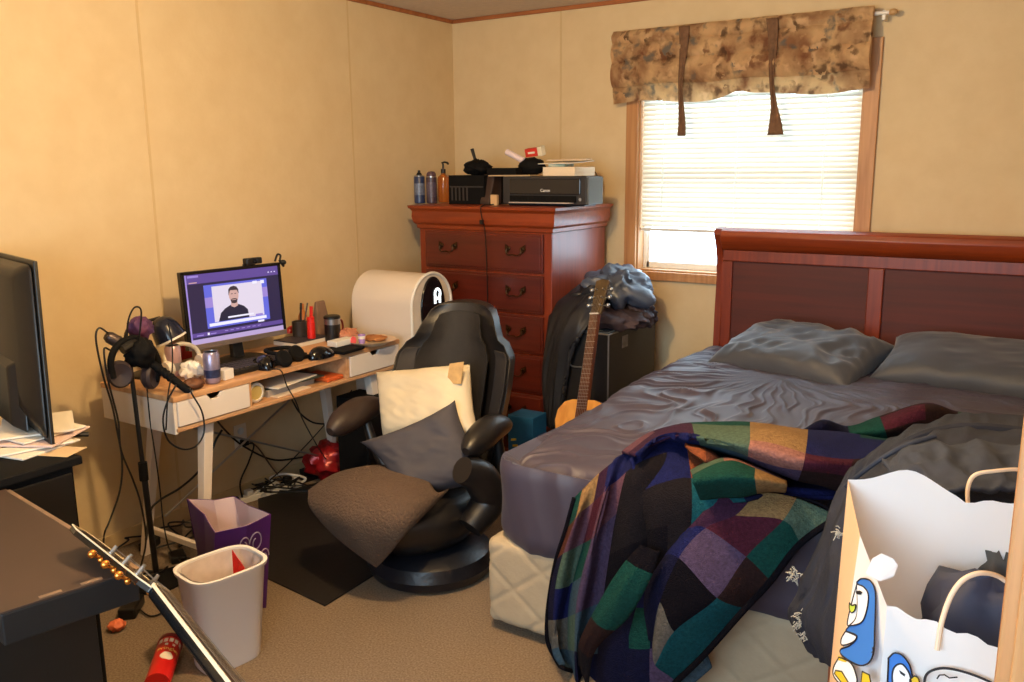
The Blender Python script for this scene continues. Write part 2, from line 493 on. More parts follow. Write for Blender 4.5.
# valance
VAL = translucent('floral_valance', (180, 150, 110), 0.30, pattern=True)
VAL2 = mat('brown_tie_fabric', (122, 88, 62), .85, var=.4, scale=40)
vl = thing('window_valance', 'brown and tan floral valance tied up with two fabric straps over the window', 'valance', (1.75, -.09, 1.9))
vx0, vx1 = 1.125, 2.41
vt = 2.250
def vbot(x):
    u = (x - vx0) / (vx1 - vx0)
    return 1.885 + .012 * u + .012 * math.sin(u * 13) + .018 * math.exp(-((u - .52) / .05) ** 2) * 1.2
def val_fn(y0, zt, zb, bulge, seed):
    def f(u, v):
        x = vx0 + (vx1 - vx0) * u; b_ = zb(x) if callable(zb) else zb + .006 * math.sin(u * 17 + seed)
        z = zt + (b_ - zt) * v
        return V((x, y0 - bulge * math.sin(PI * min(1, v * 1.0)) ** .8 - .004 * math.sin(u * 60 + seed) - .006 * nz(u * 9, v * 3, seed), z))
    return f
mb = MB(); mb.grid(val_fn(-.088, vt, vbot, .012, 1), 120, 24)
mb.build('lining', translucent('floral_lining', (180, 150, 110), 0.6, pattern=True), vl, smooth=True)
mb = MB()
mb.grid(val_fn(-.098, vt + .004, 2.175, .026, 2), 120, 10); mb.grid(val_fn(-.106, 2.195, 2.085, .028, 3), 120, 10); mb.grid(val_fn(-.112, 2.10, 1.975, .028, 4), 120, 12)
mb.grid(val_fn(-.095, vt + .004, 1.975, .004, 5), 60, 8)
mb.build('pleats', VAL, vl, smooth=True)
def strap(pxt, pyt, pxb, pyb, flare):
    a_ = P(pxt, pyt, y=-.13); b_ = P(pxb, pyb, y=-.13)
    s_ = MB()
    def f(u, v):
        wd = .016 + .012 * math.exp(-((v) / .25) ** 2) - .006 * math.exp(-((v - .6) / .2) ** 2) + flare * max(0, v - .75) * .1
        p_ = a_.lerp(b_, v); return V((p_.x + (u - .5) * 2 * wd + .004 * math.sin(v * 9), -.13 - .01 * math.sin(PI * v) + .004 * math.sin(u * 9 + v * 5), p_.z))
    s_.grid(f, 8, 30); s_.build('strap', VAL2, vl, smooth=True, solid=.004)
strap(684, 26, 681, 136, .2); strap(772, 18, 775, 135, .9)

# wall outlet
ol = thing('wall_outlet', 'white wall outlet with plugs under the desk', 'outlet', (0.0, -1.772, .25))
oc = P(240, 436, x=0)
MB().box((0, oc.y - .036, oc.z - .058), (.006, oc.y + .036, oc.z + .058)).build('cover_plate', WHITE, ol, bevel=.002)
for dz in (-.024, .026):
    MB().lathe([(.017, 0), (.017, .004), (.015, .005)], (.006, oc.y, oc.z + dz), 16, M=Matrix.Rotation(R(90), 3, 'Y')).build('socket', mat('socket_blue_white', (205, 222, 235), .3), ol, smooth=True)
MB().box((.008, oc.y - .012, oc.z - .04), (.05, oc.y + .012, oc.z - .014)).build('plug', BLACK, ol, bevel=.004)

# ================================================================== BED
BX0, BX1, BY0, BY1 = 1.70, 3.24, -2.15, -.20
bed = thing('bed', 'queen bed with cherry sleigh headboard and quilted cream box spring', 'bed', ((BX0 + BX1) / 2, -1.15, 0))
hx0, hx1 = 1.75, 3.285
# sleigh curve profile (y,z): face leans back to the wall then rolls forward over the top
prof = [(-.128, 1.140), (-.150, 1.158), (-.172, 1.185), (-.182, 1.215), (-.172, 1.240), (-.145, 1.254), (-.105, 1.252), (-.065, 1.228), (-.05, 1.185), (-.06, 1.14), (-.10, 1.135)]
tr_ = MB().prism([(hx0 + .02, y_, z_) for y_, z_ in prof], (hx1 - hx0 - .04, 0, 0))
tr_.build('top_rail', CHERRY, bed, smooth=True, bevel=.004, seg=2)
fr_ = MB()
fy0, fy1 = -.125, -.08
fr_.box((hx0 + .012, fy0 - .002, 1.085), (hx1 - .03, fy1, 1.15)); fr_.box((hx0 + .03, fy0, .30), (hx1 - .03, fy1, .40))
PX = [hx0 + .012, 2.47, 3.215]
fr_.box((PX[0], fy0, .4), (PX[0] + .06, fy1, 1.085)); fr_.box((PX[1], fy0, .4), (PX[1] + .07, fy1, 1.085)); fr_.box((PX[2], fy0, .4), (hx1 - .03, fy1, 1.085))
fr_.build('headboard_frame', CHERRYV, bed, bevel=.005)
for (x0, x1) in ((PX[0] + .05, PX[1] + .005), (PX[1] + .06, PX[2] + .005)):
    MB().box((x0, -.108, .38), (x1, -.085, 1.10)).build('headboard_panel', CHERRYD, bed)
for x0 in (hx0 - .012, hx1 - .024):
    pr_ = [(-.14, 0), (-.14, .5), (-.13, .8), (-.118, 1.0), (-.128, 1.10), (-.155, 1.18), (-.185, 1.222), (-.165, 1.25), (-.10, 1.256), (-.055, 1.228), (-.04, 1.16), (-.06, 1.05), (-.07, .8), (-.06, .5), (-.06, 0)]
    MB().prism([(x0, y_, z_) for y_, z_ in pr_], (.036, 0, 0)).build('bed_post', CHERRYV, bed, smooth=True, bevel=.004)
QUILT = mat('cream_ticking', (176, 160, 134), .85, var=.12, scale=12, bump=.1, bscale=90)
bs = MB()
def rbox(x0, x1, y0, y1, z0, z1, r, disp, nu=60, nv=50, nw=14, mi=0, mb=None):
    """rounded box shell, displaced outward"""
    mb = mb or MB()
    cx, cy, cz = (x0 + x1) / 2, (y0 + y1) / 2, (z0 + z1) / 2; hx, hy, hz = (x1 - x0) / 2, (y1 - y0) / 2, (z1 - z0) / 2
    def rnd(p):
        q = V((max(-hx + r, min(hx - r, p.x)), max(-hy + r, min(hy - r, p.y)), max(-hz + r, min(hz - r, p.z))))
        d = p - q
        n = d.normalized() if d.length > 1e-9 else V((0, 0, 1))
        s_ = q + n * r if d.length > 1e-9 else p
        return V((cx, cy, cz)) + s_ + n * disp(V((cx, cy, cz)) + s_, n)
    g = lambda a, b: mb.grid
    mb.grid(lambda u, v: rnd(V((hx * (2 * u - 1), hy * (2 * v - 1), hz))), nu, nv, mi)
    mb.grid(lambda u, v: rnd(V((hx * (2 * u - 1), -hy, hz * (2 * v - 1)))), nu, nw, mi)
    mb.grid(lambda u, v: rnd(V((hx * (2 * u - 1), hy, hz * (2 * v - 1)))), nu, nw, mi)
    mb.grid(lambda u, v: rnd(V((-hx, hy * (2 * u - 1), hz * (2 * v - 1)))), nv, nw, mi)
    mb.grid(lambda u, v: rnd(V((hx, hy * (2 * u - 1), hz * (2 * v - 1)))), nv, nw, mi)
    mb.grid(lambda u, v: rnd(V((hx * (2 * u - 1), hy * (2 * v - 1), -hz))), 12, 12, mi)
    return mb
def quilt(p, n):
    a = (p.x + p.z * 1.3) * 14; b = (p.x - p.z * 1.3) * 14
    return .004 * min(1, min(abs(math.sin(a)), abs(math.sin(b))) * 3.5) if abs(n.z) < .6 else 0
rbox(BX0 - .01, BX1, BY0 + .0, BY1, .03, .335, .03, quilt, 220, 150, 40).build('box_spring', QUILT, bed, smooth=True, sharp=60)
rbox(BX0 + .04, BX1 - .04, BY0 + .05, BY1, .33, .555, .06, lambda p, n: 0, 30, 30, 10).build('mattress', QUILT, bed, smooth=True, sharp=60)

# fitted / flat sheet, satin grey-mauve
SHEET = mat('satin_grey_sheet', (62, 56, 74), .54, var=.15, scale=3, sheen=.05, spec=.6)
def wr(p, n):
    # wrinkles run from the head-left hub towards the foot
    hub = V((2.30, -.75, .7)); d = p - hub
    ang_ = math.atan2(d.y, d.x); rr = math.hypot(d.x, d.y)
    dx = p.x * math.cos(.6) + p.y * math.sin(.6); dy = -p.x * math.sin(.6) + p.y * math.cos(.6)
    ang_ = math.atan2(-d.y, d.x)
    wa = ang_ + .5 * nz(p.x * 1.5, p.y * 1.5, 4) + .16 * nz(p.x * 6, p.y * 6, 1)
    w1 = ridge(wa * 6, rr * 1.6, 3.3)
    w2 = ridge(wa * 12 + 5, rr * 2.6, 7.1)
    hubf = min(1, rr / .5)
    w3 = nz(p.x * 2.2, p.y * 2.2, 1.5)
    amp = .55 + .7 * math.exp(-(rr / .75) ** 2) + .5 * max(0, min(1, (2.5 - p.x) / .3))
    drop = .045 * math.exp(-((p.x - BX0) ** 2 + (p.y - BY0) ** 2) / .16) + .02 * math.exp(-((p.y - BY0) / .25) ** 2)
    if n.z < .5:   # foot face: gathered vertical folds near the corner
        g = math.exp(-((p.x - 1.78) / .3) ** 2)
        return .008 * ridge(p.x * 9 + nz(p.z * 4, 1) * .6, p.z * 1.5) * (0.4 + 1.5 * g) + .008 * w3
    return (.012 * max(0, w1) ** 3 * hubf + .009 * max(0, w2) ** 3 * hubf + .010 * (1 - hubf) * ridge(p.x * 7, p.y * 7, 2)) * amp + .010 * w3 - drop
sh = MB()
rbox(BX0 + .018, BX1 + .01, BY0 - .012, BY1 + .02, .285, .668, .10, wr, 380, 430, 46, mb=sh)
sheet = sh.build('bed_sheet', SHEET, smooth=True, sharp=80, weld=True)
tag(sheet, 'rumpled satin grey sheet stretched over the mattress', 'bed sheet')

PILC = mat('slate_pillowcase', (62, 66, 76), .55, var=.15, scale=4, sheen=.25)
def pil(pl, label, c, xa, za, w_, h_, t_, seed, wr_=.010, mt=PILC, cat='pillow', name='pillow', group=None):
    mb = MB(); pillow_mb(mb, frame(c, xa, za), w_, h_, t_, seed, wr_)
    o = mb.build(name, mt, smooth=True, sharp=70, weld=True); tag(o, label, cat, group); return o
pil(0, 'rumpled slate grey pillow at left leaning against the headboard', V((2.27, -.50, .715)), V((1, -.22, -.0)), V((0.0, -.22, 1)), .68, .50, .15, 3, .026)
pil(0, 'long slate grey pillow at right end of the headboard', V((3.0, -.44, .725)), V((1, -.10, -.01)), V((0, -.3, 1)), .80, .42, .18, 9, .008)
# ================================================================== DRESSER
DX0, DX1, DY0, DY1 = .235, 1.075, -.655, -.07
dr = thing('chest_of_drawers', 'tall cherry chest of drawers with brass bail pulls in the corner', 'chest of drawers', ((DX0 + DX1) / 2, (DY0 + DY1) / 2, 0))
cb = MB()
cb.box((DX0, DY0, .0), (DX1, DY1, 1.24))
cb.build('body', CHERRYV, dr, bevel=.004)
# ogee cornice hiding a shallow drawer
prof = [(.0, 1.235), (.010, 1.24), (.012, 1.258), (.024, 1.27), (.031, 1.30), (.029, 1.330), (.036, 1.342), (.044, 1.348), (.046, 1.362), (.0, 1.366)]
co = MB(); n_ = len(prof); vs = []
for e, z_ in prof:
    vs += [V((DX0 - e, DY0 - e, z_)), V((DX1 + e, DY0 - e, z_)), V((DX1 + e, DY1 + .0, z_)), V((DX0 - e, DY1 + .0, z_))]
fs = []
for i in range(n_ - 1):
    for q in range(4): fs.append((i * 4 + q, i * 4 + (q + 1) % 4, i * 4 + 4 + (q + 1) % 4, i * 4 + 4 + q))
fs += [(3, 2, 1, 0), tuple(range(n_ * 4 - 4, n_ * 4))]
co.add(vs, fs).build('cornice', CHERRY, dr, smooth=True, sharp=25)
BRASS = mat('aged_brass', (70, 50, 30), .4, .8, var=.4, scale=60)
def bail(x, y, z, par):
    mb = MB()
    for s_ in (-1, 1):
        mb.lathe([(.012, 0), (.012, .003), (.006, .006), (.005, .018), (.007, .02), (0, .022)], (x + s_ * .042, y, z + .012), 10, M=Matrix.Rotation(R(90), 3, 'X'))
        mb.prism([(x + s_ * .03, y - .001, z + .02), (x + s_ * .06, y - .001, z + .034), (x + s_ * .062, y - .001, z + .005), (x + s_ * .045, y - .001, z - .012)], (0, -.003, 0))
    mb.tube(path([(x - .042, y - .018, z + .012), (x - .044, y - .022, z - .008), (x - .024, y - .026, z - .02), (x, y - .027, z - .016), (x + .024, y - .026, z - .02), (x + .044, y - .022, z - .008), (x + .042, y - .018, z + .012)], 20), .0036, 6)
    mb.build('handle', BRASS, par, smooth=True)
CH2 = wood('cherry_drawer', (92, 27, 12), (74, 19, 8), .4, 'x', .9, coat=.3)
zt = 1.228; step = .210
for r_ in range(6):
    z1 = zt - r_ * step; z0 = z1 - step + .014
    z0 = max(z0, .08)
    d_ = MB()
    d_.box((DX0 + .045, DY0 - .014, z0), (DX1 - .045, DY0 + .01, z1))
    d_.box((DX0 + .058, DY0 - .018, z0 + .012), (DX1 - .058, DY0 - .01, z1 - .012))
    dd = d_.build('drawer', CH2, dr, bevel=.004, seg=3)
    for fx in (.245, .755): bail(DX0 + (DX1 - DX0) * fx, DY0 - .018, (z0 + z1) / 2 + .01, dd)
MB().box((DX0 - .012, DY0 - .012, 0), (DX1 + .012, DY1, .07)).build('plinth', CHERRY, dr, bevel=.008)
# a cord hanging down the front
cd = MB(); cx_ = P(482, 240, y=DY0 - .075).x
cd.tube(path([(cx_ + .01, -.50, 1.372), (cx_, -.62, 1.372), (cx_, -.728, 1.366), (cx_ + .002, -.735, 1.32), (cx_, -.70, 1.22), (cx_ + .002, -.69, .9), (cx_ - .002, -.69, .4), (cx_, -.69, .012)], 60), .003, 6)
cd.box((cx_ - .009, -.738, 1.275), (cx_ + .009, -.724, 1.298))
tag(cd.build('hanging_cable', BLACK, smooth=True), 'thin black cable hanging straight down the drawer fronts of the chest', 'cable')
DT = 1.366

# things on the dresser
def bottle(name, label, cat, px, py, y, r, h, body, cap, kind, group=None):
    b_ = P(px, py, z=DT); loc = V((b_.x, y, DT)); loc.x = P(px, py, y=y).x
    t_ = thing(name, label, cat, loc, group=group)
    c = loc
    if kind == 'spray':
        MB().lathe([(r * .9, 0), (r, .004), (r, h * .78), (r * .94, h * .80)], c, 20).build('can_body', body, t_, smooth=True)
        MB().lathe([(r * .94, h * .80), (r * .96, h * .83), (r * .5, h * .85)], c, 20).build('collar', STEEL, t_, smooth=True)
        MB().lathe([(r * .55, h * .84), (r * .42, h * .90), (r * .25, h * .93), (r * .25, h * .98), (0, h)], c, 16).build('nozzle', cap, t_, smooth=True)
        MB().lathe([(r * 1.01, h * .25), (r * 1.01, h * .6)], c, 20).build('label_band', mat('can_label_grey', (120, 132, 160), .35, var=.6, scale=50), t_, smooth=True)
    elif kind == 'dome':
        MB().lathe([(r * .9, 0), (r, .004), (r, h * .80), (r * .9, h * .81)], c, 20).build('can_body', body, t_, smooth=True)
        MB().lathe([(r * .96, h * .81), (r * .96, h * .84)], c, 20).build('collar', STEEL, t_, smooth=True)
        MB().lathe([(r * .9, h * .84), (r * .88, h * .92), (r * .6, h * .985), (0, h)], c, 20).build('cap', cap, t_, smooth=True)
        MB().lathe([(r * 1.01, h * .2), (r * 1.01, h * .66)], c, 20).build('label_band', mat('can_label_mauve', (96, 84, 104), .4, var=.6, scale=60), t_, smooth=True)
    elif kind == 'pump':
        MB().lathe([(r * .9, 0), (r, .006), (r, h * .55), (r * .9, h * .62), (r * .35, h * .68), (r * .35, h * .72)], c, 20).build('bottle_body', body, t_, smooth=True)
        MB().lathe([(r * .42, h * .70), (r * .42, h * .80), (r * .18, h * .81), (r * .18, h * .93)], c, 16).build('collar', cap, t_, smooth=True)
        MB().tube([c + V((-.008, 0, h * .95)), c + V((.012, 0, h * .97)), c + V((.04, -.01, h * .95)), c + V((.046, -.012, h * .92))], .006, 8).build('pump_head', cap, t_, smooth=True)
        MB().tube([c + V((0, -.002, .03)), c + V((0, -.002, h * .72))], .0035, 8).build('dip_tube', WHITE, t_, smooth=True)
    return t_
NAVYC = mat('navy_can', (44, 60, 100), .3, var=.3, scale=40)
bottle('spray_can', 'blue spray can with black nozzle at the left end of the chest top', 'spray can', 420, 205, -.52, .031, .185, NAVYC, BLACK, 'spray')
bottle('aerosol_can', 'dark mauve aerosol can with rounded cap beside the blue spray can', 'aerosol can', 432, 205, -.50, .030, .178, mat('dark_mauve_can', (74, 58, 72), .35, var=.4, scale=40), mat('cap_plum', (78, 56, 70), .4), 'dome')
AMB = mat('amber_liquid_bottle', (206, 120, 50), .15, trans=.5)
bottle('pump_bottle', 'amber pump bottle with black pump behind the aerosol cans', 'pump bottle', 444, 204, -.34, .034, .235, AMB, BLACK, 'pump')
# black desk organiser full of gear
og = P(470, 205, y=-.48)
t_ = thing('desk_organizer', 'black open organizer box holding dark gear on the chest of drawers', 'organizer', (og.x, -.46, DT))
mb = MB(); x0, x1 = P(449, 205, y=-.55).x, P(485, 205, y=-.55).x; y0, y1 = -.55, -.36; hh = .155
for (a_, b_) in (((x0, y0), (x0 + .005, y1)), ((x1 - .005, y0), (x1, y1)), ((x0, y0), (x1, y0 + .005)), ((x0, y1 - .005), (x1, y1))):
    mb.box((a_[0], a_[1], DT), (b_[0], b_[1], DT + hh))
mb.box((x0, y0, DT), (x1, y1, DT + .005))
mb.build('box', BLACKM, t_, bevel=.002)
mb = MB()
for q in range(5): mb.box((x0 + .02 + q * .025, y0 - .003, DT + .02), (x0 + .03 + q * .025, y0, DT + .09))
mb.box((x0 + .01, y0 - .004, DT + .09), (x1 - .01, y0, DT + .097)); mb.build('slotted_front', mat('dark_grey_plastic', (44, 42, 44), .4), t_)
def lump(name, label, cat, c, r, m_, seed, amp=.25, fr=3.0, n=26, M=None, **k):
    mb = MB()
    def fn(q):
        d = q.normalized()
        return q * (1 + amp * (nz(d.x * fr + seed, d.y * fr, d.z * fr) + .5 * ridge(d.x * fr * 2, d.y * fr * 2 + seed, d.z * fr * 2) - .25))
    mb.ell(c, r, n, fn=fn, M=M)
    o = mb.build(name, m_, smooth=True, sharp=75, weld=True)
    if label: tag(o, label, cat)
    return o
lump('glove', 'crumpled black gloves piled on top of the organizer box', 'gloves', ((x0 + x1) / 2 + .01, -.46, DT + .195), (.075, .07, .042), BLACKM, 3, .35)
a_ = P(472, 149, y=-.45); b_ = P(478, 170, y=-.45)
MB().tube([a_, b_], .009, 8)
o = MB().tube([b_, a_.lerp(b_, .3), a_], [.007, .009, .0105], 10).build('remote_wand', BLACK, smooth=True); tag(o, 'short black wand sticking up out of the organizer gear', 'wand')
# brown pouch
mb = MB(); pc = P(491, 205, y=-.5)
mb.hexa([(pc.x - .035, -.56, DT), (pc.x + .028, -.56, DT), (pc.x + .028, -.44, DT), (pc.x - .035, -.44, DT)], [(pc.x - .03, -.52, DT + .16), (pc.x + .04, -.52, DT + .155), (pc.x + .04, -.45, DT + .155), (pc.x - .03, -.45, DT + .16)])
o = mb.build('leather_pouch', mat('dark_brown_leather', (54, 34, 26), .6, var=.3, scale=20, bump=.1), bevel=.008, seg=3); tag(o, 'dark brown leather pouch between the organizer and the printer', 'pouch')
tb = P(496, 205, y=-.60)
o = MB().box((tb.x - .022, -.62, DT), (tb.x + .018, -.60, DT + .055)).build('card_box', mat('tan_card', (196, 160, 116), .7), bevel=.002); tag(o, 'small tan card box standing in front of the brown pouch', 'box')
# printer
pl_, pr_, py0, py1 = P(503, 205, y=-.58).x, P(586, 205, y=-.58).x, -.58, -.41
ph = .148
prn = thing('printer', 'black inkjet printer with white lettering on the chest of drawers', 'printer', ((pl_ + pr_) / 2, -.4, DT))
mb = MB(); mb.box((pl_, py0, DT + .008), (pr_, py1, DT + ph)); mb.box((pl_ + .02, py0 + .02, DT), (pr_ - .02, py1 - .02, DT + .01))
PB = mat('printer_black', (40, 40, 44), .38)
mb.build('case', PB, prn, bevel=.014, seg=4)
MB().box((pl_ + .045, py0 - .006, DT + .058), (pr_ - .03, py0 + .01, DT + ph - .012)).build('front_cover', mat('printer_gloss', (30, 30, 34), .2), prn, bevel=.004)
MB().box((pl_ + .06, py0 - .04, DT + .014), (pr_ - .07, py0 + .02, DT + .02)).build('paper_tray', mat('tray_tan', (178, 168, 160), .4), prn, bevel=.002)
mb = MB(); mb.box((pl_ + .05, py0 - .012, DT + .02), (pr_ - .055, py0 + .005, DT + .052)); 
for q in range(8): mb.box((pl_ + .07 + q * .036, py0 - .016, DT + .03), (pl_ + .09 + q * .036, py0 - .011, DT + .046))
mb.build('output_slot', BLACKM, prn)
MB().box((pr_ - .001, py0 + .004, DT + .01), (pr_ + .012, py1 - .01, DT + ph - .006)).build('side_panel', mat('silver_side', (74, 78, 82), .4), prn, bevel=.003)
MB().lathe([(.008, 0), (.008, .003), (0, .003)], (pr_ - .03, py0 - .004, DT + .035), 14, M=Matrix.Rotation(R(90), 3, 'X')).build('power_button', mat('button_grey', (140, 140, 146), .3), prn, smooth=True)
text_mb('Canon', .021, frame(((pl_ + pr_) / 2 + .015, py0 - .0065, DT + .078), (1, 0, 0), (0, -1, 0))).build('logo', mat('logo_white', (230, 230, 232), .5), prn)
PT = DT + ph + .001
PAPER = mat('white_paper', (226, 218, 204), .8, var=.06, scale=6)
KRAFT = mat('tan_paper', (204, 176, 136), .8, var=.1, scale=8)
def sheet_at(name, label, cat, c, w_, d_, h_, ang, m_, tilt=0.0, group=None, bev=.0015):
    Mx = Matrix.Translation(V(c)) @ Euler((tilt, 0, ang)).to_matrix().to_4x4()
    o = MB().box((-w_ / 2, -d_ / 2, 0), (w_ / 2, d_ / 2, h_), M=Mx).build(name, m_, bevel=bev)
    return tag(o, label, cat, group)
px_ = lambda a, y: P(a, 170, y=y).x
sheet_at('folder', 'tan paper folder lying across the left of the printer lid', 'folder', (px_(520, -.45), -.44, PT), .25, .26, .006, .04, KRAFT)
sheet_at('notebook', 'thin black notebook on the tan folder', 'notebook', (px_(514, -.42), -.46, PT + .007), .19, .16, .036, -.05, BLACKM)
lump('camera_bag', 'small lumpy black camera pouch in the middle of the printer lid', 'pouch', (px_(536, -.42), -.46, PT + .050), (.075, .05, .045), BLACKM, 11, .2)
a_ = P(507, 152, y=-.45); b_ = P(524, 161, y=-.47)
o = MB().tube([a_, b_], .016, 16).build('paper_tube', mat('pinkish_white', (232, 214, 220), .5), smooth=True, sharp=50); tag(o, 'white rolled tube resting on the black notebook on the printer', 'tube')
a_ = P(525, 153, y=-.42); 
rb = thing('red_box', 'small red box with white lettering and pale end cap on the black pouch', 'box', P(533, 156, y=-.42))
Mx = frame(P(533, 152, y=-.42), (1, 0, .08), (0, -.2, 1))
MB().box((-.038, -.02, -.021), (.038, .02, .021), M=Mx).build('carton', mat('red_card', (206, 46, 30), .45, var=.15, scale=20), rb, bevel=.002)
MB().box((.038, -.022, -.024), (.064, .022, .026), M=Mx).build('end_cap', mat('cream_plastic', (222, 210, 180), .5), rb, bevel=.004)
MB().box((-.02, -.0206, -.006), (.022, -.0201, .004), M=Mx).build('printed_line', PAPER, rb)
sheet_at('white_carton', 'flat white carton under papers at the right end of the printer', 'carton', (px_(571, -.4) , -.42, PT), .185, .22, .045, 0, mat('carton_white', (224, 204, 176), .7))
sheet_at('plastic_packet', 'teal and clear packet lying on the white carton', 'packet', (px_(565, -.42), -.46, PT + .046), .09, .12, .016, .1, mat('teal_packet', (96, 150, 146), .25, var=.8, scale=22, rgb2=(200, 200, 192)))
sheet_at('letter', 'loose white letter tilted on the packet above the white carton', 'papers', (px_(568, -.4), -.42, PT + .066), .20, .22, .004, -.12, PAPER, .06)
sheet_at('envelope', 'cream envelope topmost of the papers on the printer', 'envelope', (px_(566, -.4) + .01, -.38, PT + .080), .21, .13, .004, .22, mat('cream_envelope', (228, 206, 180), .7), .04)
mb = MB(); mb.tube(path([P(588, 170, y=-.2), P(596, 173, y=-.2), P(598, 185, y=-.2), V((P(599, 203, y=-.2).x, -.2, DT + .003))], 16), .0025, 6)
tag(mb.build('printer_cable', BLACK, smooth=True), 'thin cable looping down beside the right end of the printer', 'cable')

# ================================================================== WHITE APPLIANCE beside the desk
AC = mat('appliance_offwhite', (216, 204, 190), .45, var=.04, scale=5)
ac = thing('portable_air_conditioner', 'off-white appliance with arched top and black oval display beside the desk', 'air conditioner', (.36, -1.02, 0))
ax0, ax1 = .20, .60; ay0, ay1 = -1.185, -.875; ayc = (ay0 + ay1) / 2; hr = (ay1 - ay0) / 2; zt_ = 1.045
mb = MB()
sec = [(ay0 + .02, .03), (ay0, .75)] + [(ayc - hr * math.cos(PI * i / 16), zt_ - hr + hr * math.sin(PI * i / 16) * 1.0) for i in range(17)] + [(ay1, .75), (ay1 - .02, .03)]
mb.prism([(ax0, a_, b_) for a_, b_ in sec], (ax1 - ax0, 0, 0))
mb.build('case', AC, ac, smooth=True, bevel=.008)
mb = MB()
for i in range(17):
    pass
arc = [(ayc - (hr + .004) * math.cos(PI * i / 20), zt_ - hr + (hr + .004) * math.sin(PI * i / 20)) for i in range(21)]
mb.tube([(ax1 + .0, ay0 - .004, zt_ - hr - .14)] + [(ax1, a_, b_) for a_, b_ in arc] + [(ax1, ay1 + .004, zt_ - hr - .2)], .008, 8)
mb.build('front_rim', WHITE, ac, smooth=True)
mb = MB(); ov = [(ax1 + .002, ayc + .095 * math.cos(2 * PI * i / 36), .868 + .165 * math.sin(2 * PI * i / 36)) for i in range(36)]
mb.prism(ov, (.012, 0, 0)); mb.build('display_panel', mat('gloss_black', (14, 14, 17), .12), ac, bevel=.004, smooth=True)
GLOW = mat('display_glow', (240, 250, 255), .5, emit=(235, 248, 255), estr=1.6)
mb = MB(); gx = ax1 + .0155; gc = P(437.5, 296, x=gx)
ring = [(gx, gc.y + .021 * math.cos(2 * PI * i / 24), gc.z + .012 + .024 * math.sin(2 * PI * i / 24)) for i in range(25)]
mb.tube(ring, .0065, 6, cap=False); mb.box((gx - .002, gc.y - .026, gc.z - .036), (gx + .003, gc.y - .014, gc.z + .012)); mb.box((gx - .002, gc.y + .012, gc.z - .036), (gx + .003, gc.y + .024, gc.z + .012))
mb.build('display_symbol', GLOW, ac)
mb = MB(); mb.box((ax0 + .03, ay0 + .01, zt_ - hr + .03), (ax1 - .03, ay0 + .016, zt_ - hr + .034)); mb.build('lid_seam', mat('seam_grey', (160, 150, 140), .6), ac)

# ================================================================== DESK
DKX, DKY0, DKY1, DZ = .57, -2.515, -1.25, .75
WHT = mat('white_painted_desk', (222, 210, 198), .45)
dk = thing('computer_desk', 'light oak computer desk with two white drawers and white legs against the left wall', 'desk', (.3, -1.88, 0))
MB().box((.12, DKY0, DZ - .022), (DKX, DKY1, DZ)).build('desktop', OAK, dk, bevel=.003)
MB().box((.125, DKY0 + .004, .612), (DKX - .004, DKY1 - .004, .63)).build('lower_shelf', OAK, dk, bevel=.003)
def pnl(y0, y1): MB().box((.14, y0, .63), (DKX - .006, y1, DZ - .022)).build('divider', OAK, dk, bevel=.002)
ld1, rd0 = -2.165, -1.60
pnl(ld1 - .004, ld1 + .012); pnl(rd0 - .012, rd0 + .004)
MB().box((.122, DKY0 + .001, .606), (DKX - .004, DKY0 + .014, DZ - .0225)).build('side_panel', WHT, dk, bevel=.002)
MB().box((.122, DKY1 - .014, .606), (DKX - .004, DKY1 - .001, DZ - .0225)).build('side_panel', WHT, dk, bevel=.002)
MB().box((.122, DKY0 + .015, .631), (.135, DKY1 - .015, DZ - .0225)).build('back_panel', WHT, dk)
for y0, y1 in ((DKY0 + .016, ld1 - .006), (rd0 + .006, DKY1 - .016)):
    ym = (y0 + y1) / 2; z0, z1 = .634, .726
    poly = [(DKX - .012, y0, z0), (DKX - .012, y1, z0), (DKX - .012, y1, z1), (DKX - .012, ym + .035, z1), (DKX - .012, ym + .018, z1 - .02), (DKX - .012, ym - .018, z1 - .02), (DKX - .012, ym - .035, z1), (DKX - .012, y0, z1)]
    dd = MB().prism(poly, (.014, 0, 0)).build('drawer', WHT, dk, bevel=.0015)
    mb = MB(); mb.box((.15, y0 + .01, z0 + .002), (DKX - .012, y1 - .01, z0 + .006)); mb.box((.15, y0 + .01, z0), (DKX - .012, y0 + .018, z1 - .022)); mb.box((.15, y1 - .018, z0), (DKX - .012, y1 - .01, z1 - .022))
    mb.build('drawer_tray', WHT, dd)
for yy, sg in ((-2.33, 1), (-1.40, -1)):
    for xx, xb in ((.50, .53), (.19, .16)):
        yb = yy - sg * .09
        mb = MB(); w1, w2 = .022, .015
        mb.hexa([(xb - w2, yb - w2, 0), (xb + w2, yb - w2, 0), (xb + w2, yb + w2, 0), (xb - w2, yb + w2, 0)], [(xx - w1, yy - w1, .612), (xx + w1, yy - w1, .612), (xx + w1, yy + w1, .612), (xx - w1, yy + w1, .612)])
        mb.build('leg', WHT, dk, bevel=.003)
    MB().box((.16, yy - sg * .075 - .01, .10), (.53, yy - sg * .075 + .01, .125)).build('foot_rail', WHT, dk, bevel=.002)
mb = MB(); mb.tube([(.18, -2.33, .56), (.18, -1.43, .14)], .005, 6); mb.tube([(.18, -1.43, .56), (.18, -2.33, .14)], .005, 6); mb.build('cross_brace', STEEL, dk, smooth=True)
# ================================================================== THINGS ON THE DESK
T = DZ + .0005
def D(px, py): return P(px, py, z=T)
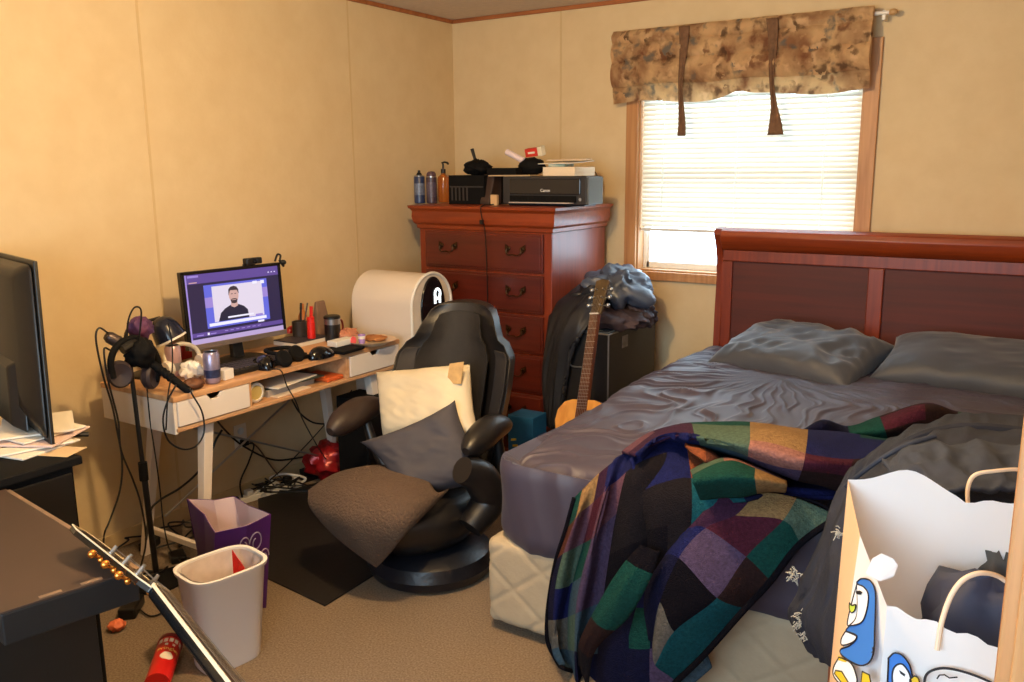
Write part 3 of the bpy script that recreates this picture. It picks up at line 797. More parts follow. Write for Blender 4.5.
# monitor
mo = thing('computer_monitor', 'black widescreen monitor showing a video call on the desk', 'monitor', (.25, -1.93, T))
A_, B_, C_, E_ = P(183, 275, x=.24), P(284, 260, x=.29), P(282, 333, x=.30), P(187, 353, x=.25)
xa = ((B_ - A_) + (C_ - E_)).normalized(); ctr = (A_ + B_ + C_ + E_) / 4
MW = ((B_ - A_).length + (C_ - E_).length) / 2; MH = ((A_ - E_).length + (B_ - C_).length) / 2
xa = V((xa.x, xa.y, 0)).normalized()
za = xa.cross(V((0, 0, 1))).normalized()          # towards the room
if za.x < 0: za = -za
up = V((0, 0, 1)); up = (up - za * .06).normalized(); za = xa.cross(up); za = za if za.x > 0 else -za
MM = Matrix.Identity(4)
for i in range(3): MM[i][0] = xa[i]; MM[i][1] = up[i]; MM[i][2] = za[i]; MM[i][3] = ctr[i]
def mbx(x0, y0, x1, y1, z0, z1, mb=None, mi=0): return (mb or MB()).box((x0, y0, z0), (x1, y1, z1), mi, MM)
w2, h2 = MW / 2, MH / 2
fb = MB(); bz = .014
mbx(-w2, -h2, w2, h2, -.03, -.002, fb)
mbx(-w2, -h2, -w2 + bz, h2, -.002, .004, fb); mbx(w2 - bz, -h2, w2, h2, -.002, .004, fb); mbx(-w2, h2 - bz, w2, h2, -.002, .004, fb)
fb.build('bezel', mat('gloss_bezel', (16, 15, 18), .25), mo, bevel=.003)
mbx(-w2, -h2, w2, -h2 + .022, -.003, .007).build('chin', mat('silver_chin', (128, 116, 112), .3, .4), mo, bevel=.002)
EM = lambda n, c, s=1.2: mat(n, (10, 10, 12), .3, emit=c, estr=s)
SC = [EM('screen_dark', (44, 36, 66)), EM('screen_purple', (92, 70, 140)), EM('screen_blue', (96, 100, 206)), EM('screen_pale', (226, 214, 232), 1.05), EM('screen_white', (236, 232, 250), 1.1),
      EM('screen_skin', (198, 158, 150)), EM('screen_hair', (60, 48, 54)), EM('screen_shirt', (40, 36, 56)), EM('screen_taskbar', (190, 168, 214), 1.0), EM('screen_lilac', (150, 128, 200))]
s_ = MB(); sx0, sx1, sy0, sy1 = -w2 + bz, w2 - bz, -h2 + .022, h2 - bz
lay = [0]
def sq(u0, v0, u1, v1, mi):
    """rectangle in screen fractions, v from the top"""
    lay[0] += 1; z_ = -.0019 + lay[0] * .00006
    X0 = sx0 + (sx1 - sx0) * u0; X1 = sx0 + (sx1 - sx0) * u1; Y0 = sy1 - (sy1 - sy0) * v1; Y1 = sy1 - (sy1 - sy0) * v0
    s_.add([MM @ V(q) for q in ((X0, Y0, z_), (X1, Y0, z_), (X1, Y1, z_), (X0, Y1, z_))], [(0, 1, 2, 3)], mi)
def spoly(pts, mi):
    lay[0] += 1; z_ = -.0019 + lay[0] * .00006
    s_.add([MM @ V((sx0 + (sx1 - sx0) * u, sy1 - (sy1 - sy0) * v, z_)) for u, v in pts], [tuple(range(len(pts)))], mi)
def sell(cu, cv, ru, rv, mi, n=24): spoly([(cu + ru * math.cos(2 * PI * i / n), cv + rv * math.sin(2 * PI * i / n)) for i in range(n)], mi)
sq(0, 0, 1, 1, 0); sq(0, 0, 1, .10, 1); sq(0, .0, .02, 1, 9); sq(.03, .015, .14, .045, 9); sq(.02, .1, 1, .135, 1); sq(.04, .11, .12, .125, 5)
sq(.18, .17, .86, .80, 2); sq(.18, .35, .26, .5, 9); sq(.80, .3, .86, .45, 9)
sq(.26, .20, .80, .72, 3); sq(.70, .19, .75, .23, 4); sq(.79, .19, .83, .24, 4)
spoly([(.30, .72), (.33, .60), (.38, .54), (.44, .50), (.52, .50), (.58, .54), (.62, .60), (.63, .72)], 7)
spoly([(.445, .52), (.45, .42), (.51, .42), (.52, .52), (.48, .545)], 5)
sell(.483, .36, .052, .115, 5); spoly([(.428, .36), (.432, .27), (.455, .235), (.49, .225), (.52, .24), (.537, .28), (.54, .35), (.52, .29), (.45, .285)], 6)
spoly([(.445, .43), (.465, .41), (.50, .41), (.52, .43), (.51, .475), (.483, .485), (.455, .475)], 6); sq(.462, .425, .505, .435, 5)
sq(.455, .335, .475, .345, 6); sq(.492, .335, .512, .345, 6); sq(.465, .443, .50, .45, 7)
sq(.40, .665, .68, .69, 4); sq(.20, .73, .82, .775, 4); sq(.70, .69, .78, .72, 9); sq(.72, .79, .79, .82, 4)
sq(.02, .84, 1, .90, 1); 
for q in range(7): sq(.35 + q * .06, .862, .385 + q * .06, .874, 9)
sq(.06, .87, .13, .885, 9); sq(.17, .855, .19, .89, 4); sq(.2, .87, .26, .885, 9)
sq(0, .93, 1, 1, 8)
for q in range(3): sq(.88 + q * .035, .075, .895 + q * .035, .09, 4)
s_.build('screen', SC, mo)
mc = MM @ V((0, -h2, -.02))
MB().hexa([(mc.x - .02, mc.y - .03, T + .01), (mc.x + .005, mc.y - .03, T + .01), (mc.x + .005, mc.y + .03, T + .01), (mc.x - .02, mc.y + .03, T + .01)], [(mc.x - .03, mc.y - .025, mc.z + .03), (mc.x - .005, mc.y - .025, mc.z + .03), (mc.x - .005, mc.y + .025, mc.z + .03), (mc.x - .03, mc.y + .025, mc.z + .03)]).build('stand_neck', BLACK, mo, bevel=.003)
MB().lathe([(.11, 0), (.11, .006), (.09, .012), (0, .013)], (mc.x + .01, mc.y, T), 32, sx=.8, sy=1.1).build('stand_base', BLACK, mo, smooth=True)
# webcam
wc = thing('webcam', 'small black webcam clipped on top of the monitor', 'webcam', MM @ V((.105, h2, -.01)))
mbx(.065, h2 + .004, .145, h2 + .032, -.022, .012).build('camera_body', BLACK, wc, bevel=.006, seg=3)
MB().lathe([(.011, 0), (.011, .004), (.007, .005), (0, .003)], MM @ V((.105, h2 + .018, .012)), 16, M=Matrix(((xa.x, up.x, za.x), (xa.y, up.y, za.y), (xa.z, up.z, za.z)))).build('lens', mat('lens_glass', (10, 12, 22), .08), wc, smooth=True)
mbx(.075, h2 - .02, .135, h2 + .006, -.04, -.031).build('clip', BLACK, wc, bevel=.002)
cl = MB(); q0 = MM @ V((w2 - .02, h2 + .002, -.005)); q1 = MM @ V((w2 + .004, h2 + .022, -.005)); q2 = MM @ V((w2 + .022, h2 - .015, -.005)); q3 = MM @ V((w2 + .0, h2 + .034, -.005))
cl.tube(path([MM @ V((w2 - .025, h2 + .006, 0)), MM @ V((w2 - .012, h2 + .03, 0)), MM @ V((w2 - .004, h2 + .036, 0)), MM @ V((w2 + .008, h2 + .03, 0)), MM @ V((w2 + .003, h2 + .012, 0))], 16), .0045, 8)
cl.ell(MM @ V((w2 + .018, h2 - .002, 0)), (.014, .016, .012), 12); cl.tube([MM @ V((w2 + .0, h2 + .01, 0)), MM @ V((w2 + .02, h2 - .02, 0))], .006, 8)
tag(cl.build('monitor_clip', BLACK, smooth=True), 'small black clamp on the right top corner of the monitor', 'clip')

# keyboard
def oriented(px, py, ang): return Matrix.Translation(D(px, py)) @ Matrix.Rotation(ang, 4, 'Z')
kb = thing('keyboard', 'black keyboard under the monitor on the desk', 'keyboard', D(250, 368))
KM = oriented(258, 366, R(90))
KM = Matrix.Translation(V((.44, -2.0, T))) @ Matrix.Rotation(R(88), 4, 'Z')
MB().box((-.22, -.065, 0), (.22, .075, .018), M=KM).build('keyboard_base', BLACK, kb, bevel=.004)
ky = MB()
for r_ in range(6):
    for c_ in range(18):
        ky.box((-.213 + c_ * .0238, -.058 + r_ * .0215, .018), (-.213 + c_ * .0238 + .019, -.058 + r_ * .0215 + .017, .026), M=KM)
ky.build('keys', mat('key_grey', (52, 48, 46), .5), kb)
# mice
def mouse(name, label, px, py, ang, s_, m_, cable=None):
    t_ = thing(name, label, 'computer mouse', D(px, py)); c = D(px, py)
    Mr = Matrix.Rotation(ang, 3, 'Z')
    mb = MB(); mb.ell(c + V((0, 0, .004)), (.06 * s_, .034 * s_, .034 * s_), 22, M=Mr, fn=lambda q: V((q.x, q.y * (1 + .15 * q.x / .06), max(q.z, -.004) * (1 - .25 * q.x / .06))))
    mb.build('shell', m_, t_, smooth=True)
    MB().tube([c + Mr @ V((.03 * s_, 0, .024 * s_)), c + Mr @ V((.045 * s_, 0, .019 * s_))], .004, 10).build('scroll_wheel', STEEL, t_, smooth=True)
    return t_
GB = mat('gloss_black', (14, 14, 17), .12)
mouse('gaming_mouse', 'glossy black mouse in front of the keyboard on the desk', 264, 367, R(150), 1.4, GB)
mouse('wireless_mouse', 'flat black mouse at the right of the black headset on the desk', 321, 357, R(100), 1.3, GB)
mouse('red_mouse', 'red mouse lying on the white-edged notebook', 294, 337, R(100), .85, mat('red_plastic', (170, 30, 26), .3))
bpy.data.objects['red_mouse'].location.z += .022
# headset lying on desk
hs = thing('headset', 'black over-ear headset lying on the desk between the mice', 'headset', D(290, 362))
c = D(290, 364)
for q, s_ in ((V((.02, -.05, .035)), 1), (V((-.02, .06, .032)), -1)):
    MB().lathe([(.0, -.014), (.03, -.016), (.038, -.006), (.038, .006), (.028, .014), (0, .012)], c + q, 22, M=Matrix.Rotation(R(58), 3, 'Y')).build('ear_cup', BLACKM, hs, smooth=True)
MB().tube(path([c + V((.02, -.05, .05)), c + V((-.06, -.07, .06)), c + V((-.12, 0, .05)), c + V((-.08, .07, .05)), c + V((-.02, .06, .045))], 24), .009, 8).build('headband', BLACKM, hs, smooth=True)
# notebook, cup, pens
NB = sheet_at('desk_notebook', 'dark notebook with white page edges under the red mouse', 'notebook', D(303, 344) + V((-.03, .02, 0)), .15, .21, .018, R(0), PAPER)
sheet_at('notebook_cover', 'dark navy book lying on top of the white-edged notebook', 'book', D(303, 344) + V((-.03, .02, .019)), .15, .21, .005, 0, mat('navy_cover', (46, 42, 56), .5))
bpy.data.objects['red_mouse'].location.z += .004
pc_ = D(309, 343) + V((-.08, .02, 0))
pcup = thing('pen_cup', 'dark pen cup holding pens behind the notebook', 'pen cup', pc_)
MB().lathe([(.030, 0), (.033, .004), (.035, .095), (.031, .095), (.029, .006), (0, .006)], pc_, 24).build('cup', mat('smoke_grey', (52, 46, 44), .35), pcup, smooth=True)
for i, (a_, b_, l_, m_, lb) in enumerate([((301, 303), (311, 322), 0, BLACK, 'black marker leaning left out of the pen cup'), ((307.5, 303), (312, 320), 0, mat('grey_pen', (60, 56, 60), .4), 'thin dark pen standing in the pen cup')]):
    p0 = P(a_[0], a_[1], x=pc_.x - .02); p1 = pc_ + V((.002 + .006 * i, .004 * i, .012))
    o = MB().tube([p1, p0.lerp(p1, .2), p0.lerp(p1, .18), p0], [.005 - i * .0015, .005 - i * .0015, .0065 - i * .002, .006 - i * .002], 10).build('marker' if i == 0 else 'pen', m_, smooth=True, sharp=50)
    tag(o, lb, 'pen')
rp_ = D(318, 345) + V((-.06, .02, 0)); REDP = mat('bright_red_plastic', (206, 34, 26), .35)
t_ = thing('red_canister', 'tall red tube container with a red stick beside the pen cup', 'canister', rp_)
MB().lathe([(.016, 0), (.019, .003), (.019, .10), (.017, .102), (.017, .125), (.0, .128)], rp_, 20).build('tube_body', REDP, t_, smooth=True)
MB().tube([rp_ + V((0, .004, .125)), rp_ + V((0, .008, .175))], .008, 10).build('stick', REDP, t_, smooth=True)
mg = D(337, 343) + V((-.045, .02, 0))
t_ = thing('travel_mug', 'black insulated mug with bright metal rim and red handle on the desk', 'mug', mg)
MB().lathe([(.033, 0), (.036, .004), (.038, .085)], mg, 28).build('mug_body', BLACK, t_, smooth=True)
MB().lathe([(.038, .085), (.0385, .112), (.036, .112), (.035, .09)], mg, 28).build('metal_band', STEEL, t_, smooth=True)
MB().lathe([(.040, .112), (.040, .122), (.034, .126), (0, .124)], mg, 28).build('lid', BLACK, t_, smooth=True)
MB().tube(path([mg + V((.0, .036, .10)), mg + V((.0, .065, .09)), mg + V((0, .068, .04)), mg + V((0, .036, .022))], 16), .005, 8).build('handle', mat('dull_red', (110, 32, 24), .4), t_, smooth=True)
# wallet + white box
sheet_at('wallet', 'black wallet lying at the front of the desk below the white box', 'wallet', D(345, 351) + V((-.01, .0, 0)), .13, .15, .014, R(5), BLACKM, bev=.004)
wb_ = thing('snack_box', 'small white box with a round pink label on the black wallet', 'box', D(346, 347) + V((-.01, 0, .015)))
sc_ = D(346, 348) + V((-.02, -.005, .015))
MB().box((sc_.x - .03, sc_.y - .065, sc_.z), (sc_.x + .03, sc_.y + .06, sc_.z + .026)).build('carton', WHITE, wb_, bevel=.003)
MB().lathe([(.02, 0), (.018, .004), (0, .006)], (sc_.x + .029, sc_.y + .045, sc_.z + .014), 18, M=Matrix.Rotation(R(90), 3, 'Y')).build('round_label', mat('pink_label', (232, 96, 100), .4), wb_, smooth=True)
# plate with food
pp = D(374, 344) + V((-.02, .0, 0))
t_ = thing('plate', 'pale plate with brown rim at the right end of the desk', 'plate', pp)
MB().lathe([(.0, .004), (.065, .004), (.075, 0), (.078, .003), (.118, .019), (.120, .022), (.112, .021), (.07, .008), (0, .007)], pp, 40).build('dish', mat('stoneware', (196, 170, 140), .3), t_, smooth=True)
FOODC = mat('toasted_brown', (170, 112, 60), .8, var=.6, scale=40, rgb2=(110, 60, 30), bump=.4)
lump('toast', 'toasted brown piece of food on the plate', 'food', pp + V((-.01, .045, .019)), (.06, .045, .013), FOODC, 5, .25)
lump('wrapper', 'crumpled brown paper wrapper left of the plate', 'wrapper', D(355, 341) + V((-.06, .01, .024)), (.05, .055, .026), mat('wrapper_tan', (206, 140, 108), .5, var=.6, scale=20, rgb2=(150, 80, 60)), 8, .6)
cg = pp + V((.0, -.06, .012))
t_ = thing('purple_shot_cup', 'small purple and white cup standing on the plate', 'cup', cg)
MB().lathe([(.014, 0), (.018, .042), (.015, .042), (.012, .004), (0, .004)], cg, 16).build('cup_body', mat('lilac_plastic', (160, 130, 190), .25), t_, smooth=True)
MB().lathe([(.0165, .022), (.0178, .036)], cg, 16).build('white_band', WHITE, t_, smooth=True)
# paper bag leaning against wall behind
g0 = V((.16, -1.36, T))
mb = MB(); mb.hexa([g0 + V((-.03, -.05, 0)), g0 + V((.03, -.05, 0)), g0 + V((.03, .05, 0)), g0 + V((-.03, .05, 0))], [g0 + V((-.01, -.03, .17)), g0 + V((.005, -.03, .17)), g0 + V((.005, .03, .17)), g0 + V((-.01, .03, .17))])
tag(mb.build('paper_sack', mat('grey_brown_paper', (132, 104, 84), .8, var=.3, scale=14), bevel=.008), 'greyish brown paper sack standing against the wall behind the mug', 'paper bag')
g1 = V((.15, -1.47, T))
mb = MB(); mb.lathe([(.02, 0), (.022, .004), (.022, .11), (.009, .14), (.009, .17), (0, .172)], g1, 18)
tag(mb.build('amber_bottle', mat('amber_plastic', (196, 116, 50), .3, var=.2), smooth=True), 'amber bottle against the wall left of the paper sack', 'bottle')

# left end of the desk: cans, lamp, tissue...
def can(name, label, px, py, off, r, h, m1, m2, seed):
    c = D(px, py) + V(off); t_ = thing(name, label, 'can', c)
    MB().lathe([(r * .72, 0), (r * .8, .002), (r, .012), (r, h - .012), (r * .82, h - .002)], c, 26).build('can_wall', m1, t_, smooth=True, sharp=50)
    MB().lathe([(r * .84, h - .002), (r * .84, h), (r * .78, h), (r * .76, h - .004), (0, h - .004)], c, 26).build('can_lid', STEEL, t_, smooth=True, sharp=40)
    MB().lathe([(r * 1.005, h * .2), (r * 1.005, h * .45)], c, 26).build('label_band', m2, t_, smooth=True)
CANS = mat('can_lilac_silver', (172, 160, 186), .3, .5, var=.7, scale=28, rgb2=(80, 84, 120))
can('drink_can', 'lilac and silver drink can at the front left of the desk', 213, 383, (0, 0, 0), .031, .125, CANS, mat('can_blue_band', (62, 70, 110), .3, .4, var=.5, scale=60), 1)
can('pink_drink_can', 'pale pink and silver drink can at the left end of the desk', 182, 378, (-.06, .01, 0), .031, .125, mat('can_pink_silver', (204, 170, 172), .3, .4, var=.5, scale=26, rgb2=(150, 120, 130)), mat('can_grey_band', (150, 150, 156), .3, .5), 2)
lump('tissue', 'crumpled white tissue between the two drink cans', 'tissue', D(197, 380) + V((-.04, .01, .032)), (.045, .045, .034), mat('tissue_white', (236, 230, 220), .9), 4, .5)
lump('bread_roll', 'brown crumpled pastry in front of the crumpled tissue', 'pastry', D(196, 388) + V((.0, -.01, .018)), (.035, .045, .022), mat('pastry_brown', (110, 66, 40), .6, var=.5, scale=30), 6, .3)
sheet_at('white_cube_box', 'small open white box beside the lilac drink can', 'box', D(227, 379) + V((-.01, 0, 0)), .045, .05, .04, R(8), WHITE)
sheet_at('red_tin', 'small red tin behind the pink drink can', 'tin', D(186, 366) + V((-.14, .09, 0)), .05, .06, .07, R(8), mat('red_tin_paint', (176, 34, 30), .35))
# white headphones arc behind
hp2 = thing('white_headphones', 'white headphones standing behind the cans at the left of the monitor', 'headphones', D(207, 365))
c = V((.27, -2.25, T))
MB().tube(path([c + V((.02, -.08, .03)), c + V((0, -.07, .09)), c + V((0, 0, .12)), c + V((0, .07, .09)), c + V((.02, .08, .03))], 24), .009, 10).build('headband', mat('pale_headband', (206, 196, 176), .4), hp2, smooth=True)
for s_ in (-1, 1):
    MB().lathe([(0, -.014), (.03, -.014), (.034, 0), (.03, .014), (0, .014)], c + V((.02, s_ * .08, .034)), 20, M=Matrix.Rotation(R(90), 3, 'X')).build('ear_cup', WHITE, hp2, smooth=True)
# desk lamp
dl = thing('desk_lamp', 'desk lamp with dark navy dome shade and white rim left of the monitor', 'desk lamp', (.17, -2.36, T))
b0 = V((.19, -2.36, T))
MB().lathe([(.06, 0), (.06, .01), (.05, .016), (0, .018)], b0, 28).build('base', BLACK, dl, smooth=True)
top = P(163, 318, x=.20); hc = P(172, 340, x=.24)
MB().tube(path([b0 + V((0, 0, .016)), b0 + V((-.03, -.05, .12)), b0 + V((-.02, -.04, .2)), top + V((-.02, 0, 0))], 16), .007, 8).build('neck', BLACK, dl, smooth=True)
ax = V((.30, .28, -.9)).normalized(); Mh = frame((0, 0, 0), ax.orthogonal(), ax).to_3x3()
sh_c = (top + hc) / 2
MB().lathe([(.0, -.075), (.022, -.072), (.042, -.056), (.054, -.03), (.059, .0), (.062, .022), (.059, .022), (.054, 0), (.048, -.03), (.036, -.05), (0, -.065)], P(168, 334, x=.23), 30, M=Mh).build('lamp_shade', mat('navy_gloss', (28, 32, 50), .18), dl, smooth=True)
MB().lathe([(.062, .020), (.064, .028), (.056, .028), (.058, .020)], P(168, 334, x=.23), 30, M=Mh).build('shade_rim', WHITE, dl, smooth=True)
MB().ell(P(168, 334, x=.23) + ax * .0, .022, 14).build('bulb', mat('bulb_frost', (240, 240, 236), .3), dl, smooth=True)
# magenta/purple tangle behind the headphones
lump('scarf', 'bundled maroon and purple cloth behind the mic stand', 'cloth', P(140, 328, y=-2.46), (.05, .04, .042), mat('magenta_cloth', (96, 34, 60), .7, var=.9, scale=20, rgb2=(78, 60, 110)), 9, .35)

# on the shelf under the desktop
ST = .6305
sp = V((.52, -2.115, ST))
t_ = thing('desk_speaker', 'small round grey speaker with pale ring on the desk shelf', 'speaker', sp)
Mx = Matrix.Rotation(R(-90), 3, 'Y'); rr_ = .04
yy = P(258, 391, x=.55)
sc2 = V((.54, yy.y, ST + rr_ + .002)); My = Matrix.Rotation(R(90), 3, 'Y')
MB().lathe([(0, -.14), (rr_ * .8, -.14), (rr_, -.12), (rr_, -.01)], sc2, 28, M=My).build('housing', mat('grey_housing', (70, 72, 74), .5), t_, smooth=True)
MB().lathe([(rr_, -.012), (rr_ * 1.02, .0), (rr_ * .8, .004), (rr_ * .72, -.004)], sc2, 28, M=My).build('ring', mat('pale_ring', (206, 196, 180), .4), t_, smooth=True)
MB().lathe([(rr_ * .74, -.002), (rr_ * .3, -.012), (0, -.006)], sc2, 28, M=My).build('cone', mat('yellow_cone', (190, 164, 96), .5), t_, smooth=True)
sheet_at('paper_stack', 'grey stack of papers on the desk shelf', 'papers', (.40, -1.90, ST), .22, .28, .03, R(4), mat('grey_paper', (168, 160, 152), .7, var=.3, scale=9))
sheet_at('magazine', 'white magazine hanging over a dark folder on the desk shelf', 'magazine', (.44, -1.90, ST + .036), .2, .27, .006, R(10), PAPER)
sheet_at('dark_folder', 'dark green folder between magazine and papers on the desk shelf', 'folder', (.43, -1.87, ST + .0305), .2, .3, .005, R(-4), mat('dark_green_folder', (44, 54, 46), .4))
sheet_at('cream_envelope_shelf', 'cream envelope at the shelf edge under the papers', 'envelope', (.52, -1.92, ST), .07, .2, .004, R(3), mat('cream_envelope', (228, 206, 180), .7))
sheet_at('orange_pouch', 'orange flat pouch at the right of the desk shelf', 'pouch', (.47, -1.67, ST), .16, .10, .02, R(0), mat('orange_cloth', (206, 92, 34), .6, var=.3, scale=20), bev=.006)

# ================================================================== MIC STAND with hanging gear
ms0 = P(158, 582, z=0.0); mt = P(131, 366, x=.42)
msx = V((.42, -2.62, 0))
top_ = P(130, 362, x=.44); bot_ = V((P(157, 580, z=.01).x, P(157, 580, z=.01).y, 0))
mst = thing('microphone_stand', 'black floor microphone stand with boom arm at the left end of the desk', 'microphone stand', bot_)
MB().lathe([(.10, 0), (.10, .008), (.085, .016), (.02, .03), (0, .03)], bot_, 36).build('round_base', BLACKM, mst, smooth=True)
mid = bot_.lerp(top_, .55)
MB().tube([bot_ + V((0, 0, .02)), mid], .011, 12).build('lower_tube', BLACK, mst, smooth=True)
MB().tube([mid - V((0, 0, .06)), mid + V((0, 0, .01))], .016, 12).build('clutch', BLACKM, mst, smooth=True)
MB().tube([mid, top_], .008, 12).build('upper_tube', BLACK, mst, smooth=True)
ba, bb = P(122, 350, x=.44), P(150, 366, x=.46)
MB().tube([ba, bb], .009, 10).build('boom_arm', BLACK, mst, smooth=True)
MB().ell(top_, .02, 14).build('swivel_joint', BLACKM, mst, smooth=True)
# long ribbed shotgun microphone
ma, mb_ = P(150, 362, x=.47), P(190, 392, x=.56)
sg = thing('shotgun_microphone', 'long black ribbed microphone pointing right and down from the stand', 'microphone', ma)
L_ = [ma.lerp(mb_, i / 40) for i in range(41)]
MB().tube(L_, [.017 if i % 4 < 2 and 6 < i < 24 else .0145 for i in range(41)], 14).build('barrel', BLACKM, sg, smooth=True, sharp=60)
MB().tube([mb_, mb_.lerp(ma, -.04)], .012, 14).build('end_cap', STEEL, sg, smooth=True)
# grey condenser mic on top
ga, gb = P(107, 336, x=.42), P(131, 349, x=.44)
cm = thing('condenser_microphone', 'grey condenser microphone on top of the stand pointing left', 'microphone', ga)
GM = mat('gunmetal', (72, 62, 62), .35, .5)
MB().tube([ga, ga.lerp(gb, .1), gb], [.017, .022, .022], 18).build('mic_body', GM, cm, smooth=True)
MB().tube([ga.lerp(gb, -.04), ga.lerp(gb, .45)], [.015, .0235], 18).build('mic_grille', mat('grille_dark', (48, 42, 42), .5, .6, bump=.5, bscale=300), cm, smooth=True)
# headphones hanging
hh_ = thing('hanging_headphones', 'black over-ear headphones hanging from the microphone stand', 'headphones', P(135, 385, x=.44))
hx = .45
MB().tube(path([P(113, 378, x=hx), P(111, 360, x=hx), P(118, 345, x=hx), P(134, 338, x=hx), P(150, 346, x=hx), P(158, 362, x=hx), P(156, 382, x=hx)], 36), .012, 10).build('headband', BLACKM, hh_, smooth=True)
MB().tube(path([P(122, 350, x=hx + .01), P(134, 344, x=hx + .01), P(148, 352, x=hx + .01)], 12), .018, 10).build('pad', BLACK, hh_, smooth=True)
for (px, py, tw) in ((120, 374, -25), (150, 376, 25)):
    c = P(px, py, x=hx + .0); Mz = Matrix.Rotation(R(tw), 3, 'Z') @ Matrix.Rotation(R(90), 3, 'Y')
    MB().lathe([(0, -.02), (.03, -.022), (.042, -.01), (.043, .01), (.036, .02), (.022, .016), (0, .01)], c, 26, M=Mz, sx=1.15).build('ear_cup', mat('ear_cushion', (46, 34, 36), .6), hh_, smooth=True)
lump('black_cloth', 'black fabric bag draped over the top of the microphone stand', 'cloth bag', P(140, 352, x=.46), (.05, .05, .055), BLACKM, 13, .3)
# cables
def cable(name, label, pts, r=.004, m_=None, n=60, group=None):
    o = MB().tube(path(pts, n), r, 6).build(name, m_ or BLACK, smooth=True); tag(o, label, 'cable', group); return o
q = lambda a, b, x=.42: P(a, b, x=x)
cable('microphone_cable', 'black cable looping up above the microphone stand', [q(127, 345), q(128, 322), q(134, 308), q(141, 310), q(140, 330), q(138, 345)], .0035)
cable('headphone_cable', 'thin black cable falling left of the stand from the condenser microphone', [q(108, 333), q(99, 328), q(96, 340), q(103, 375), q(112, 405), q(117, 430), q(122, 460), q(120, 490), q(110, 520), q(104, 536), P(104, 560, z=.01)], .0035)
cable('black_cable', 'black cable hanging close beside the stand pole', [q(110, 350), q(104, 350), q(108, 380), q(118, 420), q(121, 450), q(133, 480), q(141, 505), q(146, 540), P(140, 570, z=.01)], .0035)
cable('coiled_cable', 'black cable loop hanging in front of the left drawer', [q(176, 385, .55), q(168, 400, .58), q(163, 420, .59), q(168, 440, .59), q(182, 449, .6), q(196, 446, .6), q(204, 432, .6), q(202, 412, .6), q(192, 394, .6), q(190, 388, .58)], .0035)
cable('long_cable', 'long black cable sagging from the stand behind the desk leg', [q(146, 540, .35), q(150, 512, .3), q(160, 500, .3), q(180, 488, .3), q(198, 472, .25), q(211, 452, .2), q(216, 440, .2), P(222, 430, x=.2)], .005)
cable('thin_cable', 'thin black cable running down right of the stand pole', [q(147, 388), q(150, 420), q(156, 460), q(160, 490), q(163, 520), q(168, 545), P(172, 552, z=.01)], .003)
cable('lamp_cable', 'thin black cable rising beside the drink cans', [q(168, 322, .42), q(172, 345, .45), q(172, 372, .5), q(168, 395, .585), q(166, 430, .59)], .003)
cable('desk_cable', 'black cable crossing the wall under the middle of the desk', [P(205, 405, x=.14), P(225, 430, x=.02), P(245, 447, x=.02), P(275, 460, x=.02), P(312, 457, x=.1), P(325, 470, x=.1)], .0045)
cable('plug_cable', 'black cable hanging from the outlet plug', [V((.05, oc.y, oc.z - .027)), V((.07, oc.y + .02, oc.z - .04)), V((.05, oc.y + .0, oc.z - .12)), V((.04, oc.y - .05, .1)), V((.06, oc.y - .06, .02))], .0045)
cable('hanging_mouse_cable', 'thin cable hanging over the front edge of the desk middle', [D(270, 372) + V((0, 0, .012)), D(281, 372) + V((.0, 0, .006)), P(287, 386, x=.58), P(296, 402, x=.585), P(303, 420, x=.5), P(318, 447, x=.3), P(330, 465, x=.2)], .003)
cable('crossing_cable', 'thin black cable slanting up to the right under the desk', [P(270, 480, x=.05), P(290, 462, x=.05), P(320, 430, x=.06), P(343, 402, x=.1), P(352, 390, x=.14)], .003)
cable('sagging_cable', 'black cable sagging towards the chair arm under the desk', [P(292, 400, x=.14), P(300, 413, x=.1), P(312, 422, x=.1), P(325, 424, x=.12), P(340, 423, x=.2)], .0045)
cable('outlet_cable', 'grey cable falling from the outlet towards the power strips', [V((.01, oc.y + .03, oc.z - .02)), V((.03, oc.y + .08, oc.z - .08)), V((.05, oc.y + .15, .1)), V((.08, oc.y + .2, .02))], .004, mat('cable_brown', (96, 72, 56), .5))
# floor tangle behind the stand
random.seed(5)
for i in range(9):
    p0 = V((random.uniform(.12, .42), random.uniform(-2.5, -2.2), .008))
    pts = [p0]; 
    for k_ in range(6): pts.append(V((min(.5, max(.05, pts[-1].x + random.uniform(-.14, .14))), min(-1.9, max(-2.72, pts[-1].y + random.uniform(-.16, .16))), random.uniform(.006, .07))))
    cable('floor_cable', 'black cable in the tangle on the carpet under the left end of the desk', pts, .004, group='tangled cables on the floor')
ps = V((.12, -1.55, 0))
for (px, py, L2, an, m_, lb) in ((262, 492, .34, 78, WHITE, 'white power strip on the floor by the wall under the desk'), (300, 478, .30, 82, BLACK, 'black power strip on the floor beyond the white power strip')):
    c = P(px, py, z=.0); c.z = 0; Mx = Matrix.Translation(c + V((.06, 0, 0))) @ Matrix.Rotation(R(an), 4, 'Z')
    t_ = thing('power_strip', lb, 'power strip', c)
    MB().box((-L2 / 2, -.025, 0), (L2 / 2, .025, .03), M=Mx).build('strip_body', m_, t_, bevel=.005)
    for k_ in range(4):
        MB().box((-L2 / 2 + .04 + k_ * .07, -.018, .03), (-L2 / 2 + .075 + k_ * .07, .018, .055 + .012 * (k_ % 2)), M=Mx).build('plug', BLACK if k_ % 2 else WHITE, t_, bevel=.004)
cable('white_cable', 'white cord bunched beside the power strips', [P(250, 497, z=.02), P(262, 488, z=.05), P(275, 484, z=.06), P(270, 478, z=.05), P(285, 474, z=.08), P(305, 478, z=.05), P(300, 484, z=.02)], .006, WHITE)
